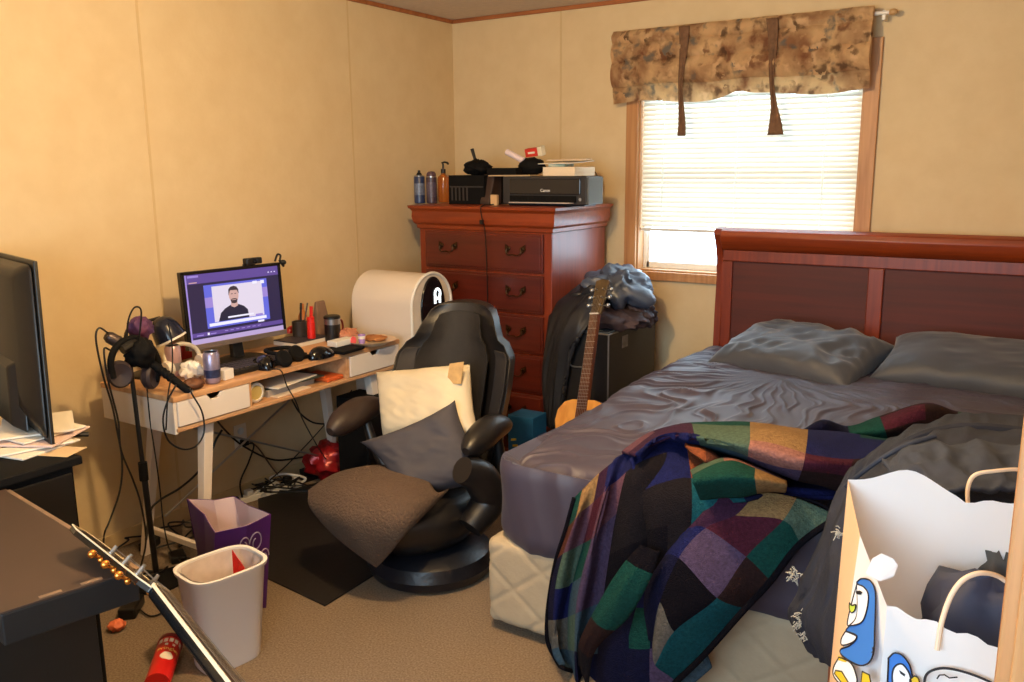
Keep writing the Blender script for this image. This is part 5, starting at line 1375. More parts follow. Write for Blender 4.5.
MB().hexa(rr(.10, .02, tw - .1, th_ * .45, .03), rr(.14, .04, tw - .14, th_ * .40, .065)).build('electronics_housing', TVB, tvo, bevel=.006)
for xx in (.12, tw - .12):
    mb = MB(); b_ = TM @ V((xx, .01, -.004))
    for s_ in (-1, 1):
        e_ = b_ + V((tn.x, tn.y, 0)) * s_ * .13 + tx * -.02; e_.z = .749
        mb.tube([b_, b_.lerp(e_, .5) + V((0, 0, -.0)), e_], [.013, .011, .008], 8)
    mb.build('foot', BLACK, tvo, smooth=True)
MB().box((0, -.004, -.014), (.4, .004, -.01), M=TM).build('bottom_bezel', BLACK, tvo)
# papers
for i, (a, b, an, lb) in enumerate([(58, 447, .2, 'lowest of the white papers heaped behind the television'), (55, 443, -.25, 'second sheet of the white papers heaped behind the television'), (62, 440, .5, 'third sheet of the white papers heaped behind the television'), (50, 437, .05, 'fourth sheet of the white papers heaped behind the television'), (56, 433, -.5, 'topmost white paper on the heap behind the television')]):
    c = P(a - 12, b - 6, z=.747 + .006 * i); c.z = .746 + i * .0085; c.x = min(c.x, .66); c.y = min(c.y, -3.10 + .02 * i)
    sheet_at('paper_sheet', lb, 'paper', c, .24, .20, .006, an, PAPER if i != 2 else mat('pink_paper', (214, 186, 176), .8), group='papers behind the television')
sheet_at('brown_envelope', 'brown envelope sticking out under the papers behind the television', 'envelope', (.80, -3.07, .7455), .12, .09, .0006, .4, KRAFT)
# long black case on a black cabinet in the left foreground
F_, R2_, L2_ = P(6, 489, z=.72), P(138, 569, z=.72), P(0, 613, z=.72)
ex = (R2_ - F_).normalized(); ey = V((ex.y, -ex.x, 0)); 
if (L2_ - R2_).dot(ey) < 0: ey = -ey
lw = (L2_ - R2_).length; LL = (R2_ - F_).length
o4 = [R2_, R2_ - ex * LL, R2_ - ex * LL + (L2_ - R2_), L2_]
BRT = mat('brown_lit_black_top', (62, 46, 38), .55, var=.35, scale=5, rgb2=(44, 34, 29))  # warm light on the black top put into its brown colour
fc = thing('black_storage_case', 'long black case with brown-lit top at the lower left', 'case', (o4[0] + o4[2]) / 2 - V((0, 0, .072)))
dz_ = V((0, 0, -.072))
MB().hexa([p + dz_ for p in o4], [p - V((0, 0, .004)) for p in o4]).build('case_body', mat('case_blueblack', (18, 20, 24), .5, var=.2, scale=8), fc, bevel=.004)
MB().hexa([p - V((0, 0, .004)) for p in o4], o4).build('top_panel', BRT, fc)
def strip(u0, v0, u1, v1, w_, nm='tape_strip'):
    a_ = R2_ - ex * u0 + (L2_ - R2_) * v0; b_ = R2_ - ex * u1 + (L2_ - R2_) * v1
    d_ = (b_ - a_).normalized(); s_ = V((d_.y, -d_.x, 0)) * w_
    MB().hexa([a_ - s_, b_ - s_, b_ + s_, a_ + s_], [q + V((0, 0, .001)) for q in (a_ - s_, b_ - s_, b_ + s_, a_ + s_)]).build(nm, mat('worn_tape', (132, 106, 84), .6, var=.3, scale=30), fc)
strip(.012, .02, .012, .12, .006); strip(.012, .26, .012, .42, .006); strip(.012, .56, .012, .72, .006); strip(.0, -.0, LL * .98, -.0, .005)
cz = .6475
cb0 = P(105, 640, z=.40)
q0 = o4[0] - ex * .15 + (L2_ - R2_) * .10; q3 = o4[3] - ex * .15 - (L2_ - R2_) * .02; q1 = q0 - ex * (LL - .18); q2 = q3 - ex * (LL - .18)
lc_ = thing('low_black_cabinet', 'black cabinet standing under the long black case at the lower left', 'cabinet', (q0 + q2) / 2 - V((0, 0, .72)))
z0v = lambda p, z_: V((p.x, p.y, z_))
MB().hexa([z0v(p, 0) for p in (q0, q1, q2, q3)], [z0v(p, cz) for p in (q0, q1, q2, q3)]).build('cabinet_body', BLACKM, lc_, bevel=.004)
fx = (q0 - q1).normalized()
MB().hexa([z0v(q0.lerp(q3, .06), .04), z0v(q0.lerp(q3, .94), .04), z0v(q0.lerp(q3, .94), .04) + fx * .012, z0v(q0.lerp(q3, .06), .04) + fx * .012], [z0v(q0.lerp(q3, .06), .62), z0v(q0.lerp(q3, .94), .62), z0v(q0.lerp(q3, .94), .62) + fx * .012, z0v(q0.lerp(q3, .06), .62) + fx * .012]).build('cabinet_door', BLACK, lc_, bevel=.002)

# ================================================================== ELECTRIC GUITAR (neck over the case)
eg = thing('electric_guitar', 'electric guitar with black neck, white binding and gold tuners lying over the long case', 'guitar', (1.9, -3.5, .5))
tip, nut, far = P(80, 527, d=1.93), P(160, 590, d=1.75), P(236, 686, d=1.42)
eax = (far - nut).normalized()
en = rt2 * .72 - dn2 * .66 + fwd * .04; en = (en - eax * en.dot(eax)).normalized(); ew = eax.cross(en)
def E(s_, w_, h_): return nut + eax * s_ + ew * w_ + en * h_
EBK = mat('ebony_gloss', (16, 15, 17), .2)
IV = mat('ivory_binding', (214, 200, 170), .4)
NL = .60
mb = MB(); sec = [(-.021, 0), (-.019, -.012), (-.010, -.021), (.010, -.021), (.019, -.012), (.021, 0)]
vs = []; 
for s_ in (0, NL):
    k_ = 1 + .25 * s_ / NL
    vs += [E(s_, a * k_, b * 1.05) for a, b in sec]
fs = [(i, i + 1, i + 7, i + 6) for i in range(5)] + [(5, 0, 6, 11), (0, 5, 4, 3, 2, 1), (6, 7, 8, 9, 10, 11)]
mb.add(vs, fs).build('neck', EBK, eg, smooth=True, sharp=60)
MB().hexa([E(0, -.0215, 0), E(NL, -.027, 0), E(NL, .027, 0), E(0, .0215, 0)], [E(0, -.0215, .005), E(NL, -.027, .005), E(NL, .027, .005), E(0, .0215, .005)]).build('fretboard', wood('dark_rosewood', (62, 40, 30), (44, 28, 22), .4, 'x'), eg)
mb = MB()
for s_ in (-1, 1): mb.hexa([E(0, s_ * .0215 - .0012, -.001), E(NL, s_ * .027 - .0012, -.001), E(NL, s_ * .027 + .0012, -.001), E(0, s_ * .0215 + .0012, -.001)], [E(0, s_ * .0215 - .0012, .0056), E(NL, s_ * .027 - .0012, .0056), E(NL, s_ * .027 + .0012, .0056), E(0, s_ * .0215 + .0012, .0056)])
mb.build('binding', IV, eg)
mb = MB()
for i in range(1, 18):
    s_ = .63 * (1 - 2 ** (-i / 12)); w_ = .021 + .006 * s_ / NL; q_ = [E(s_ - .001, -w_, .005), E(s_ + .001, -w_, .005), E(s_ + .001, w_, .005), E(s_ - .001, w_, .005)]; mb.hexa(q_, [p + en * .0015 for p in q_])
mb.build('frets', STEEL, eg)
hax = (tip - nut).normalized(); HLn = (tip - nut).length
hn = (en - hax * en.dot(hax)).normalized(); hw_ = hax.cross(hn)
def Hd(s_, w_, h_): return nut + hax * s_ + hw_ * w_ + hn * h_
ho = [(0, -.022), (.03, -.034), (HLn * .85, -.040), (HLn, -.02), (HLn * .97, .0), (HLn, .02), (HLn * .85, .040), (.03, .034), (0, .022)]
MB().prism([Hd(a, b, -.002) for a, b in ho], hn * -.014).build('headstock', EBK, eg, bevel=.002)
mb = MB(); mb.tube([Hd(a, b, -.003) for a, b in ho] + [Hd(0, -.022, -.003)], .0018, 6); mb.build('headstock_binding', IV, eg, smooth=True)
MB().hexa([Hd(-.003, -.022, -.002), Hd(.004, -.022, -.002), Hd(.004, .022, -.002), Hd(-.003, .022, -.002)], [Hd(-.003, -.022, .007), Hd(.004, -.022, .007), Hd(.004, .022, .007), Hd(-.003, .022, .007)]).build('nut', IV, eg)
GOLD = mat('gold_metal', (226, 150, 70), .25, .95)
for i in range(3):
    for s_ in (-1, 1):
        a = .055 + i * .052
        mb = MB(); mb.tube([Hd(a, s_ * .024, -.003), Hd(a, s_ * .024, .018)], [.0055, .004], 10); mb.lathe([(.009, 0), (.009, .003), (0, .003)], Hd(a, s_ * .024, -.002), 12, M=frame((0, 0, 0), hax, hn).to_3x3())
        k_ = mb.build('tuning_post', STEEL, eg, smooth=True)
        mb = MB(); mb.tube([Hd(a, s_ * .030, -.016), Hd(a, s_ * .052, -.018)], .004, 8); mb.ell(Hd(a, s_ * .062, -.018), (.0095, .008, .0095), 12, M=frame((0, 0, 0), hw_, hn).to_3x3()); mb.ell(Hd(a, s_ * .034, -.02), (.0075, .0075, .0075), 10)
        mb.build('tuner_knob', GOLD, eg, smooth=True)
mb = MB()
for i in range(6):
    w0 = -.0165 + .0066 * i; mb.tube([Hd(.06 + .05 * abs(i - 2.5) * .8, w0 * 1.35, .012), E(0, w0, .0085), E(NL, w0 * 1.3, .010)], .0006, 4)
mb.build('strings', STEEL, eg)
# body of the guitar, below the picture edge
bo = [(0, -.05), (.02, -.12), (.08, -.15), (.16, -.12), (.22, -.13), (.32, -.17), (.38, -.12), (.40, 0), (.38, .12), (.32, .17), (.22, .13), (.16, .12), (.05, .16), (.02, .09), (0, .05)]
MB().prism([E(NL - .06 + a, b, -.004) for a, b in bo], en * -.042).build('body', EBK, eg, smooth=True, bevel=.006, sharp=50)

# small clutter on the carpet around the stand and under the long case
for (px, py, sx_, sy_, h_, an, lb) in ((150, 548, .05, .09, .035, .4, 'black power adapter on the carpet behind the microphone stand'), (178, 560, .06, .08, .03, 1.1, 'black power adapter on the carpet right of the microphone stand'), (132, 612, .06, .12, .04, .7, 'black power adapter lying beside the low black cabinet')):
    sheet_at('power_adapter', lb, 'power adapter', P(px, py, z=0) + V((0, 0, .001)), sx_, sy_, h_, an, BLACK, bev=.006)
cable('adapter_cable', 'thin black cable curling from the adapter towards the waste bin', [P(138, 608, z=.01), P(150, 616, z=.008), P(162, 612, z=.008), P(166, 600, z=.008), P(158, 590, z=.01)], .003)
lump('orange_scrap', 'small orange crumpled scrap on the carpet beside the low black cabinet', 'scrap', P(117, 625, z=.02), (.025, .03, .018), mat('orange_scrap_paper', (214, 110, 70), .6), 17, .4)
# ================================================================== PATCHWORK WOOL BLANKET
def wool(n, c, c2=None):
    return mat('wool_' + n, c, .95, var=.55, scale=110, rgb2=c2 or tuple(int(v * .55) for v in c), bump=.7, bscale=240, spec=.1)
PAL = {'navy': (22, 24, 58), 'blue': (30, 36, 94), 'teal': (26, 92, 104), 'green': (24, 78, 72), 'purple': (66, 38, 66), 'maroon': (86, 36, 54), 'mauve': (118, 80, 98),
       'lav': (92, 76, 108), 'char': (32, 28, 34), 'black': (16, 14, 24), 'gold': (162, 128, 86), 'ggreen': (90, 114, 100), 'grey': (112, 108, 104), 'steel': (70, 96, 116),
       'brown': (96, 54, 42), 'pink': (168, 116, 108), 'orange': (150, 82, 52), 'dbrown': (52, 34, 34)}
PN = list(PAL); WM_ = [wool(n, tuple(int(v * .88) for v in PAL[n])) for n in PN]
bk = MB()
def Q(t):
    px, py, k, v = t
    return P(px, py, z=v) if k == 'z' else P(px, py, y=v)
def cells(C, table, k=12, amp=.008, fr_=3, seed=0, bulge=0.0, ub=None, vb=None):
    C = [[Q(t) for t in r] for r in C]; pf = patch(C); rows, cols = len(table), len(table[0])
    ub = ub or [i / cols for i in range(cols + 1)]; vb = vb or [i / rows for i in range(rows + 1)]
    def wp(t, b):
        n = len(b) - 1; i = min(int(t * n), n - 1); return b[i] + (b[i + 1] - b[i]) * (t * n - i)
    def g(u, v):
        u2, v2 = wp(u, ub), wp(v, vb); p_ = pf(u2, v2); e = 4e-3
        n_ = (pf(min(1, u2 + e), v2) - pf(max(0, u2 - e), v2)).cross(pf(u2, min(1, v2 + e)) - pf(u2, max(0, v2 - e)))
        n_ = n_.normalized() if n_.length > 1e-9 else V((0, -1, 0))
        if n_.dot(CAM - p_) < 0: n_ = -n_
        return p_ + n_ * (amp * nz(u2 * fr_ + seed, v2 * fr_, seed) + bulge * math.sin(PI * u2) * math.sin(PI * v2))
    bk.grid(g, cols * k, rows * k, mfn=lambda u, v: PN.index(table[min(rows - 1, int(v * rows))][min(cols - 1, int(u * cols))]))
    return pf
a, b = 'y', 'z'
# left hanging folds
cells([[(574, 498, a, -2.21), (584, 487, a, -2.21), (596, 476, a, -2.20), (612, 462, a, -2.2), (630, 450, b, .715), (652, 436, b, .735), (690, 424, b, .745)],
       [(566, 528, a, -2.22), (577, 516, a, -2.27), (590, 505, a, -2.22), (606, 490, a, -2.27), (618, 480, a, -2.21), (642, 462, a, -2.22), (682, 447, b, .745)],
       [(556, 560, a, -2.22), (566, 552, a, -2.265), (580, 545, a, -2.22), (594, 536, a, -2.28), (607, 522, a, -2.22), (634, 502, a, -2.26), (670, 484, a, -2.22)],
       [(550, 592, a, -2.22), (559, 588, a, -2.27), (571, 584, a, -2.22), (586, 574, a, -2.29), (600, 562, a, -2.22), (627, 546, a, -2.265), (658, 534, a, -2.24)],
       [(547, 620, a, -2.22), (555, 620, a, -2.27), (565, 618, a, -2.22), (579, 612, a, -2.29), (592, 606, a, -2.22), (620, 596, a, -2.265), (652, 588, a, -2.24)],
       [(548, 643, a, -2.22), (555, 648, a, -2.27), (564, 650, a, -2.22), (576, 652, a, -2.28), (586, 655, a, -2.22), (614, 652, a, -2.28), (650, 652, a, -2.24)],
       [(558, 662, a, -2.22), (563, 667, a, -2.265), (572, 670, a, -2.22), (578, 690, a, -2.27), (588, 700, a, -2.22), (612, 704, a, -2.27), (652, 706, a, -2.24)]],
      [['green', 'gold', 'purple', 'blue', 'blue'], ['brown', 'mauve', 'maroon', 'mauve', 'char'], ['navy', 'ggreen', 'green', 'lav', 'char'],
       ['navy', 'blue', 'steel', 'lav', 'black'], ['grey', 'grey', 'ggreen', 'steel', 'navy'], ['steel', 'steel', 'steel', 'navy', 'navy']], k=10, amp=.010, seed=1, ub=[0, .13, .37, .46, .74, 1])
# dark centre
cells([[(632, 458, b, .74), (655, 441, b, .76), (685, 437, b, .76), (712, 450, b, .74)],
       [(640, 500, a, -2.26), (662, 492, a, -2.26), (692, 488, a, -2.24), (722, 496, a, -2.23)],
       [(648, 545, a, -2.27), (668, 542, a, -2.28), (690, 536, a, -2.27), (712, 530, a, -2.26)],
       [(640, 592, a, -2.27), (660, 595, a, -2.265), (682, 590, a, -2.28), (705, 582, a, -2.27)],
       [(628, 640, a, -2.27), (650, 640, a, -2.27), (674, 635, a, -2.28), (698, 625, a, -2.27)],
       [(620, 690, a, -2.27), (650, 700, a, -2.27), (676, 695, a, -2.28), (712, 668, a, -2.26)]],
      [['blue', 'blue', 'orange'], ['char', 'char', 'teal'], ['black', 'char', 'teal'], ['blue', 'navy', 'black'], ['green', 'navy', 'grey'], ['navy', 'lav', 'steel']], k=12, amp=.016, seed=5)
# front diamond
cells([[(733, 484, a, -2.20), (757, 491, a, -2.22), (797, 498, a, -2.22), (838, 516, a, -2.22)],
       [(710, 505, a, -2.25), (735, 515, a, -2.28), (783, 520, a, -2.27), (800, 542, a, -2.25)],
       [(688, 528, a, -2.28), (706, 528, a, -2.28), (746, 557, a, -2.29), (770, 580, a, -2.28)],
       [(660, 556, a, -2.27), (679, 558, a, -2.33), (717, 598, a, -2.34), (744, 608, a, -2.27)],
       [(645, 598, a, -2.28), (660, 602, a, -2.34), (674, 632, a, -2.35), (704, 652, a, -2.28)],
       [(648, 640, a, -2.27), (652, 645, a, -2.33), (655, 665, a, -2.34), (674, 680, a, -2.28)]],
      [['purple', 'gold', 'ggreen'], ['purple', 'maroon', 'green'], ['blue', 'lav', 'dbrown'], ['navy', 'black', 'teal'], ['navy', 'grey', 'teal']], k=14, amp=.010, seed=8)
# narrow dark strip folded over the left folds
cells([[(640, 545, a, -2.33), (660, 552, a, -2.34)], [(622, 565, a, -2.35), (650, 580, a, -2.36)], [(600, 600, a, -2.35), (628, 618, a, -2.36)], [(580, 640, a, -2.34), (596, 650, a, -2.34)], [(578, 665, a, -2.33), (588, 690, a, -2.33)]],
      [['black'], ['green'], ['green'], ['dbrown'], ['char']], k=14, amp=.008, seed=3, bulge=.02)
# roll along the top of the bed
cells([[(622, 454, b, .70), (652, 432, b, .70), (690, 423, b, .70), (750, 423, b, .70), (808, 430, b, .70), (860, 437, b, .70), (905, 440, b, .70), (950, 440, b, .70)],
       [(628, 452, b, .75), (658, 432, b, .77), (692, 424, b, .80), (750, 424, b, .82), (808, 431, b, .82), (860, 438, b, .80), (905, 441, b, .78), (950, 441, b, .78)],
       [(636, 455, b, .76), (664, 438, b, .79), (695, 436, b, .83), (750, 440, b, .85), (806, 450, b, .85), (856, 455, b, .83), (898, 460, b, .8), (950, 465, b, .8)],
       [(640, 458, b, .74), (668, 442, b, .75), (700, 447, b, .78), (748, 456, b, .80), (802, 470, b, .80), (848, 478, b, .78), (885, 486, b, .76), (950, 490, b, .76)],
       [(642, 458, b, .71), (668, 446, b, .71), (706, 452, b, .71), (746, 461, b, .71), (797, 479, b, .71), (842, 492, b, .71), (875, 500, b, .71), (950, 505, b, .71)]],
      [['mauve', 'purple', 'green', 'gold', 'blue', 'green', 'green'], ['purple', 'purple', 'ggreen', 'gold', 'blue', 'blue', 'green'], ['blue', 'blue', 'ggreen', 'pink', 'maroon', 'dbrown', 'maroon'], ['blue', 'blue', 'steel', 'lav', 'dbrown', 'blue', 'dbrown']], k=12, amp=.022, fr_=5, seed=12)
# base under the small folds
cells([[(690, 444, b, .71), (740, 458, b, .71), (800, 474, b, .71), (850, 480, b, .70)], [(700, 470, b, .72), (735, 480, b, .72), (785, 488, b, .71), (840, 490, b, .70)], [(712, 508, a, -2.20), (745, 500, b, .695), (784, 494, b, .70), (834, 496, b, .70)]],
      [['steel', 'black', 'navy'], ['teal', 'navy', 'blue']], k=12, amp=.008, seed=4)
# small tucked folds
cells([[(690, 470, b, .715), (722, 457, b, .715), (752, 462, b, .715), (785, 478, b, .715)], [(692, 475, b, .79), (724, 461, b, .80), (755, 468, b, .79), (787, 481, b, .76)],
       [(694, 485, b, .79), (726, 478, b, .80), (755, 480, b, .79), (787, 486, b, .76)], [(700, 500, b, .715), (728, 498, b, .715), (757, 494, b, .715), (785, 493, b, .715)]],
      [['ggreen', 'pink', 'lav'], ['green', 'green', 'gold'], ['green', 'green', 'gold']], k=12, amp=.008, seed=6)
cells([[(684, 442, b, .72), (704, 446, b, .72), (722, 458, b, .72)], [(686, 443, b, .79), (706, 448, b, .79), (722, 460, b, .77)], [(690, 452, b, .78), (706, 460, b, .78), (718, 466, b, .76)]], [['orange', 'brown']], k=14, amp=.006, seed=9)
# peaks further back on the bed, behind the jeans
cells([[(795, 433, b, .70), (822, 422, b, .70), (848, 428, b, .70), (880, 418, b, .70), (925, 406, b, .70), (958, 414, b, .70), (990, 418, b, .70), (1030, 425, b, .70)],
       [(797, 434, b, .73), (822, 421, b, .78), (848, 427, b, .74), (880, 417, b, .78), (925, 404, b, .82), (958, 412, b, .78), (990, 417, b, .74), (1030, 424, b, .74)],
       [(800, 438, b, .72), (824, 434, b, .75), (850, 433, b, .74), (885, 430, b, .77), (925, 420, b, .79), (960, 425, b, .76), (990, 428, b, .74), (1030, 430, b, .74)],
       [(805, 446, b, .70), (828, 446, b, .70), (856, 444, b, .70), (890, 446, b, .70), (925, 446, b, .70), (960, 448, b, .70), (990, 450, b, .70), (1030, 455, b, .70)]],
      [['navy', 'blue', 'green', 'dbrown', 'purple', 'ggreen', 'green'], ['navy', 'navy', 'green', 'maroon', 'dbrown', 'ggreen', 'gold'], ['blue', 'green', 'green', 'dbrown', 'dbrown', 'green', 'green']], k=12, amp=.010, seed=14)
bl_o = bk.build('patchwork_blanket', WM_, smooth=True, solid=.010, sharp=80, weld=False)
for p_ in bl_o.data.polygons: p_.use_smooth = True
tag(bl_o, 'patchwork wool blanket in blue, teal, purple and tan squares hanging over the bed foot', 'blanket')
bl_n = bl_o
# dark bound hem as a part of the blanket
hm = MB()
hem = [(839, 516, -2.225), (800, 544, -2.26), (770, 582, -2.29), (744, 610, -2.31), (704, 655, -2.32), (674, 684, -2.32)]
hm.tube(path([P(x, y, y=d) for x, y, d in hem], 40), .009, 8)
hm.build('black_hem', wool('black', PAL['black']), bl_n, smooth=True)
hm = MB(); hm.tube(path([P(x, y, y=d) for x, y, d in [(574, 498, -2.215), (566, 528, -2.225), (556, 560, -2.225), (550, 592, -2.225), (547, 620, -2.225), (548, 643, -2.225), (558, 663, -2.225), (563, 668, -2.29), (572, 671, -2.23)]], 60), .007, 8)
hm.build('black_hem', wool('black', PAL['black']), bl_n, smooth=True)
MB().tube(path([P(793, 497, z=.706), P(818, 503, z=.706), P(839, 516, y=-2.22)], 16), .004, 6).build('black_hem', wool('black', PAL['black']), bl_n, smooth=True)

# ================================================================== HAMPER + JEANS
HC = V((3.05, -2.40, 0))
hp = thing('laundry_hamper', 'round orange-brown hamper at the bed foot under the draped jeans', 'hamper', HC)
HB = mat('hamper_orange_brown', (190, 98, 48), .55, var=.3, scale=30)
MB().lathe([(.17, 0), (.18, .01), (.195, .60), (.202, .605), (.202, .625), (.19, .625), (.17, .03), (0, .03)], HC, 44).build('hamper_body', HB, hp, smooth=True, sharp=50)
mb = MB()
for z_ in (.12, .3, .48): mb.tube([HC + V(((.183 + .025 * z_) * math.cos(2 * PI * i / 44), (.183 + .025 * z_) * math.sin(2 * PI * i / 44), z_)) for i in range(45)], .007, 6, cap=False)
mb.build('hoop', mat('hamper_hoop', (150, 76, 38), .5), hp, smooth=True)
DEN = mat('dark_denim', (34, 40, 58), .85, var=.7, scale=16, rgb2=(15, 18, 28), bump=.3, bscale=500, stretch=(1, 1, .35), detail=8)
DENL = mat('faded_denim', (50, 57, 74), .85, var=.6, scale=18, rgb2=(28, 33, 46), stretch=(1, 1, .3))
jn = thing('jeans', 'dark denim jeans with frayed rips draped over the hamper at the bed foot', 'jeans', (3.0, -2.4, .3))
def dpatch(name, C, m_, par, nu=50, nv=60, wr_=.012, seed=0, th=.010, fr_=4):
    pf = patch([[Q(t) for t in r] for r in C]); mb = MB()
    def g(u, v):
        p_ = pf(u, v); e = 3e-3
        n_ = (pf(min(1, u + e), v) - pf(max(0, u - e), v)).cross(pf(u, min(1, v + e)) - pf(u, max(0, v - e)))
        n_ = n_.normalized() if n_.length > 1e-9 else V((0, -1, 0))
        if n_.dot(CAM - p_) < 0: n_ = -n_
        return p_ + n_ * wr_ * (ridge(u * fr_ + seed, v * fr_ * .5, seed) + .5 * ridge(u * fr_ * 2.3 + v, v * fr_, seed + 5) - .6)
    mb.grid(g, nu, nv); return mb.build(name, m_, par, smooth=True, solid=th, sharp=80)
dpatch('jeans_leg', [
    [(868, 458, b, .74), (905, 432, b, .78), (960, 416, b, .80), (1040, 420, b, .80)],
    [(852, 470, a, -2.20), (892, 445, a, -2.16), (955, 428, a, -2.10), (1040, 432, a, -2.08)],
    [(838, 492, a, -2.28), (874, 470, a, -2.27), (940, 452, a, -2.27), (1040, 455, a, -2.28)],
    [(826, 525, a, -2.34), (858, 515, a, -2.42), (920, 505, a, -2.48), (1040, 510, a, -2.45)],
    [(812, 560, a, -2.38), (842, 560, a, -2.48), (900, 560, a, -2.60), (1040, 565, a, -2.6)],
    [(798, 590, a, -2.40), (828, 598, a, -2.50), (880, 605, a, -2.63), (1000, 610, a, -2.64)],
    [(791, 618, a, -2.40), (820, 632, a, -2.50), (868, 640, a, -2.64), (980, 640, a, -2.66)],
    [(806, 645, a, -2.40), (830, 664, a, -2.50), (866, 668, a, -2.64), (960, 672, a, -2.66)]], DEN, jn, 60, 80, .016, 3, fr_=5)
dpatch('jeans_waist', [
    [(885, 462, a, -2.40), (915, 448, a, -2.40), (960, 442, a, -2.38), (1035, 446, a, -2.38)],
    [(893, 478, a, -2.50), (925, 466, a, -2.52), (975, 462, a, -2.52), (1035, 465, a, -2.5)],
    [(905, 500, a, -2.56), (940, 492, a, -2.6), (985, 490, a, -2.6), (1035, 492, a, -2.58)]], DENL, jn, 40, 24, .014, 7)
mb = MB(); mb.tube(path([P(846, 486, y=-2.33), P(868, 468, y=-2.38), P(900, 448, y=-2.36), P(935, 436, y=-2.30)], 20), .006, 8); mb.build('seam', DENL, jn, smooth=True)
mb = MB(); mb.tube(path([P(893, 450, y=-2.20), P(930, 434, y=-2.16), P(975, 428, y=-2.12), P(1035, 434, y=-2.1)], 20), .014, 8); mb.build('waistband', DEN, jn, smooth=True)
FRAY = mat('frayed_threads', (176, 172, 160), .9)
random.seed(11)
for (cx_, cy_, rad, cnt, dp) in ((794, 576, 3.5, 34, -2.43), (801, 622, 5, 44, -2.45), (806, 636, 3.5, 26, -2.45), (840, 534, 2.5, 12, -2.5)):
    mb = MB(); pc_ = P(cx_, cy_, y=dp)
    for i in range(cnt):
        s_ = pc_ + V((random.gauss(0, .008 * rad / 5), random.gauss(0, .004), random.gauss(0, .012 * rad / 5)))
        e_ = s_ + V((random.gauss(-.004, .006), random.gauss(0, .004), random.gauss(-.003, .006)))
        mb.tube([s_, s_.lerp(e_, .5) + V((0, 0, .003)), e_], .0012, 4)
    mb.build('frayed_rip', FRAY, jn)

# ================================================================== PENGUIN PAPER BAG on a stool
stl = thing('stool', 'small wooden stool holding the paper shopping bag', 'stool', (3.08, -3.05, 0))
A = P(848, 480, d=1.45); Dp = P(887, 606, d=1.20)
Bp = A + V((.30, .05, -.0)); Cp = Dp + V((.30, .03, -.035))
BB = .53
def low(p, dx=0, dy=0): return V((p.x + dx, p.y + dy, BB))
Ab, Db, Cb, Bb = low(A, -.0, -.05), low(Dp, -.0, -.02), low(Cp, 0, -.02), low(Bp, 0, -.04)
wd_ = mat('stool_wood', (150, 100, 60), .5, var=.2, scale=20)
xs = [p.x for p in (Ab, Db, Cb, Bb)]; ys = [p.y for p in (Ab, Db, Cb, Bb)]
x0, x1, y0, y1 = min(xs) + .0, min(max(xs), 3.40), min(ys) - .01, max(ys) + .0
x1 = min(xs) + .38; y0 = max(y0, -3.30)
MB().box((x0, y0, BB - .03), (x1, y1, BB - .002)).build('seat', wd_, stl, bevel=.006)
for sx_ in (x0 + .02, x1 - .045):
    for sy_ in (y0 + .02, y1 - .045): MB().box((sx_, sy_, 0), (sx_ + .028, sy_ + .028, BB - .03)).build('leg', wd_, stl, bevel=.003)
BAGW = translucent('white_bag_paper', (246, 244, 244), .35)
BAGT = mat('bag_orange_lit_side', (228, 188, 146), .75, var=.12, scale=6)  # white paper; the orange light on it is put into this tan
pb = thing('paper_shopping_bag', 'white paper shopping bag printed with blue penguins beside the wooden door edge', 'shopping bag', ((A.x + Cp.x) / 2, (A.y + Cp.y) / 2, BB))
def panel(name, p0, p1, q1, q0, m_, fold=0, fdir=None, top=None, nu=24, nv=24):
    mb = MB()
    def g(u, v):
        t_ = p0.lerp(p1, u); 
        if top: t_ = t_ + V((0, 0, top(u)))
        p_ = t_.lerp(q0.lerp(q1, u), v)
        if fold: p_ = p_ + fdir * fold * (1 - abs(2 * u - 1)) * (1 - .8 * v)
        return p_
    mb.grid(g, nu, nv); return mb.build(name, m_, pb, smooth=True, sharp=20)
bump_ = lambda u: .030 * math.exp(-((u - .30) / .16) ** 2) - .012 * math.exp(-((u - .62) / .12) ** 2) + .004 * math.sin(u * 30) * (u > .55)
panel('back_panel', A, Bp, Bb, Ab, BAGW, top=bump_)
panel('front_panel', Dp, Cp, Cb, Db, BAGW, top=lambda u: .004 * math.sin(u * 40) - .02 * u)
fd = V((1, -.1, 0)).normalized()
Mi = P(860, 535, d=1.335); Mib = P(836, 700, d=1.335); Mib = Mi + (Mib - Mi) * ((Mi.z - BB) / (Mi.z - Mib.z))
panel('side_panel', A, Mi, Mib, Ab, BAGT)
panel('side_panel', Mi, Dp, Db, Mib, BAGW)
Mj = (Bp + Cp) / 2 - fd * .02
panel('side_panel', Bp, Cp, Cb, Bb, BAGT, fold=.03, fdir=-fd)
MB().add([Ab + V((0, 0, .002)), Db + V((0, 0, .002)), Cb + V((0, 0, .002)), Bb + V((0, 0, .002))], [(0, 1, 2, 3)]).build('bottom_panel', BAGW, pb)
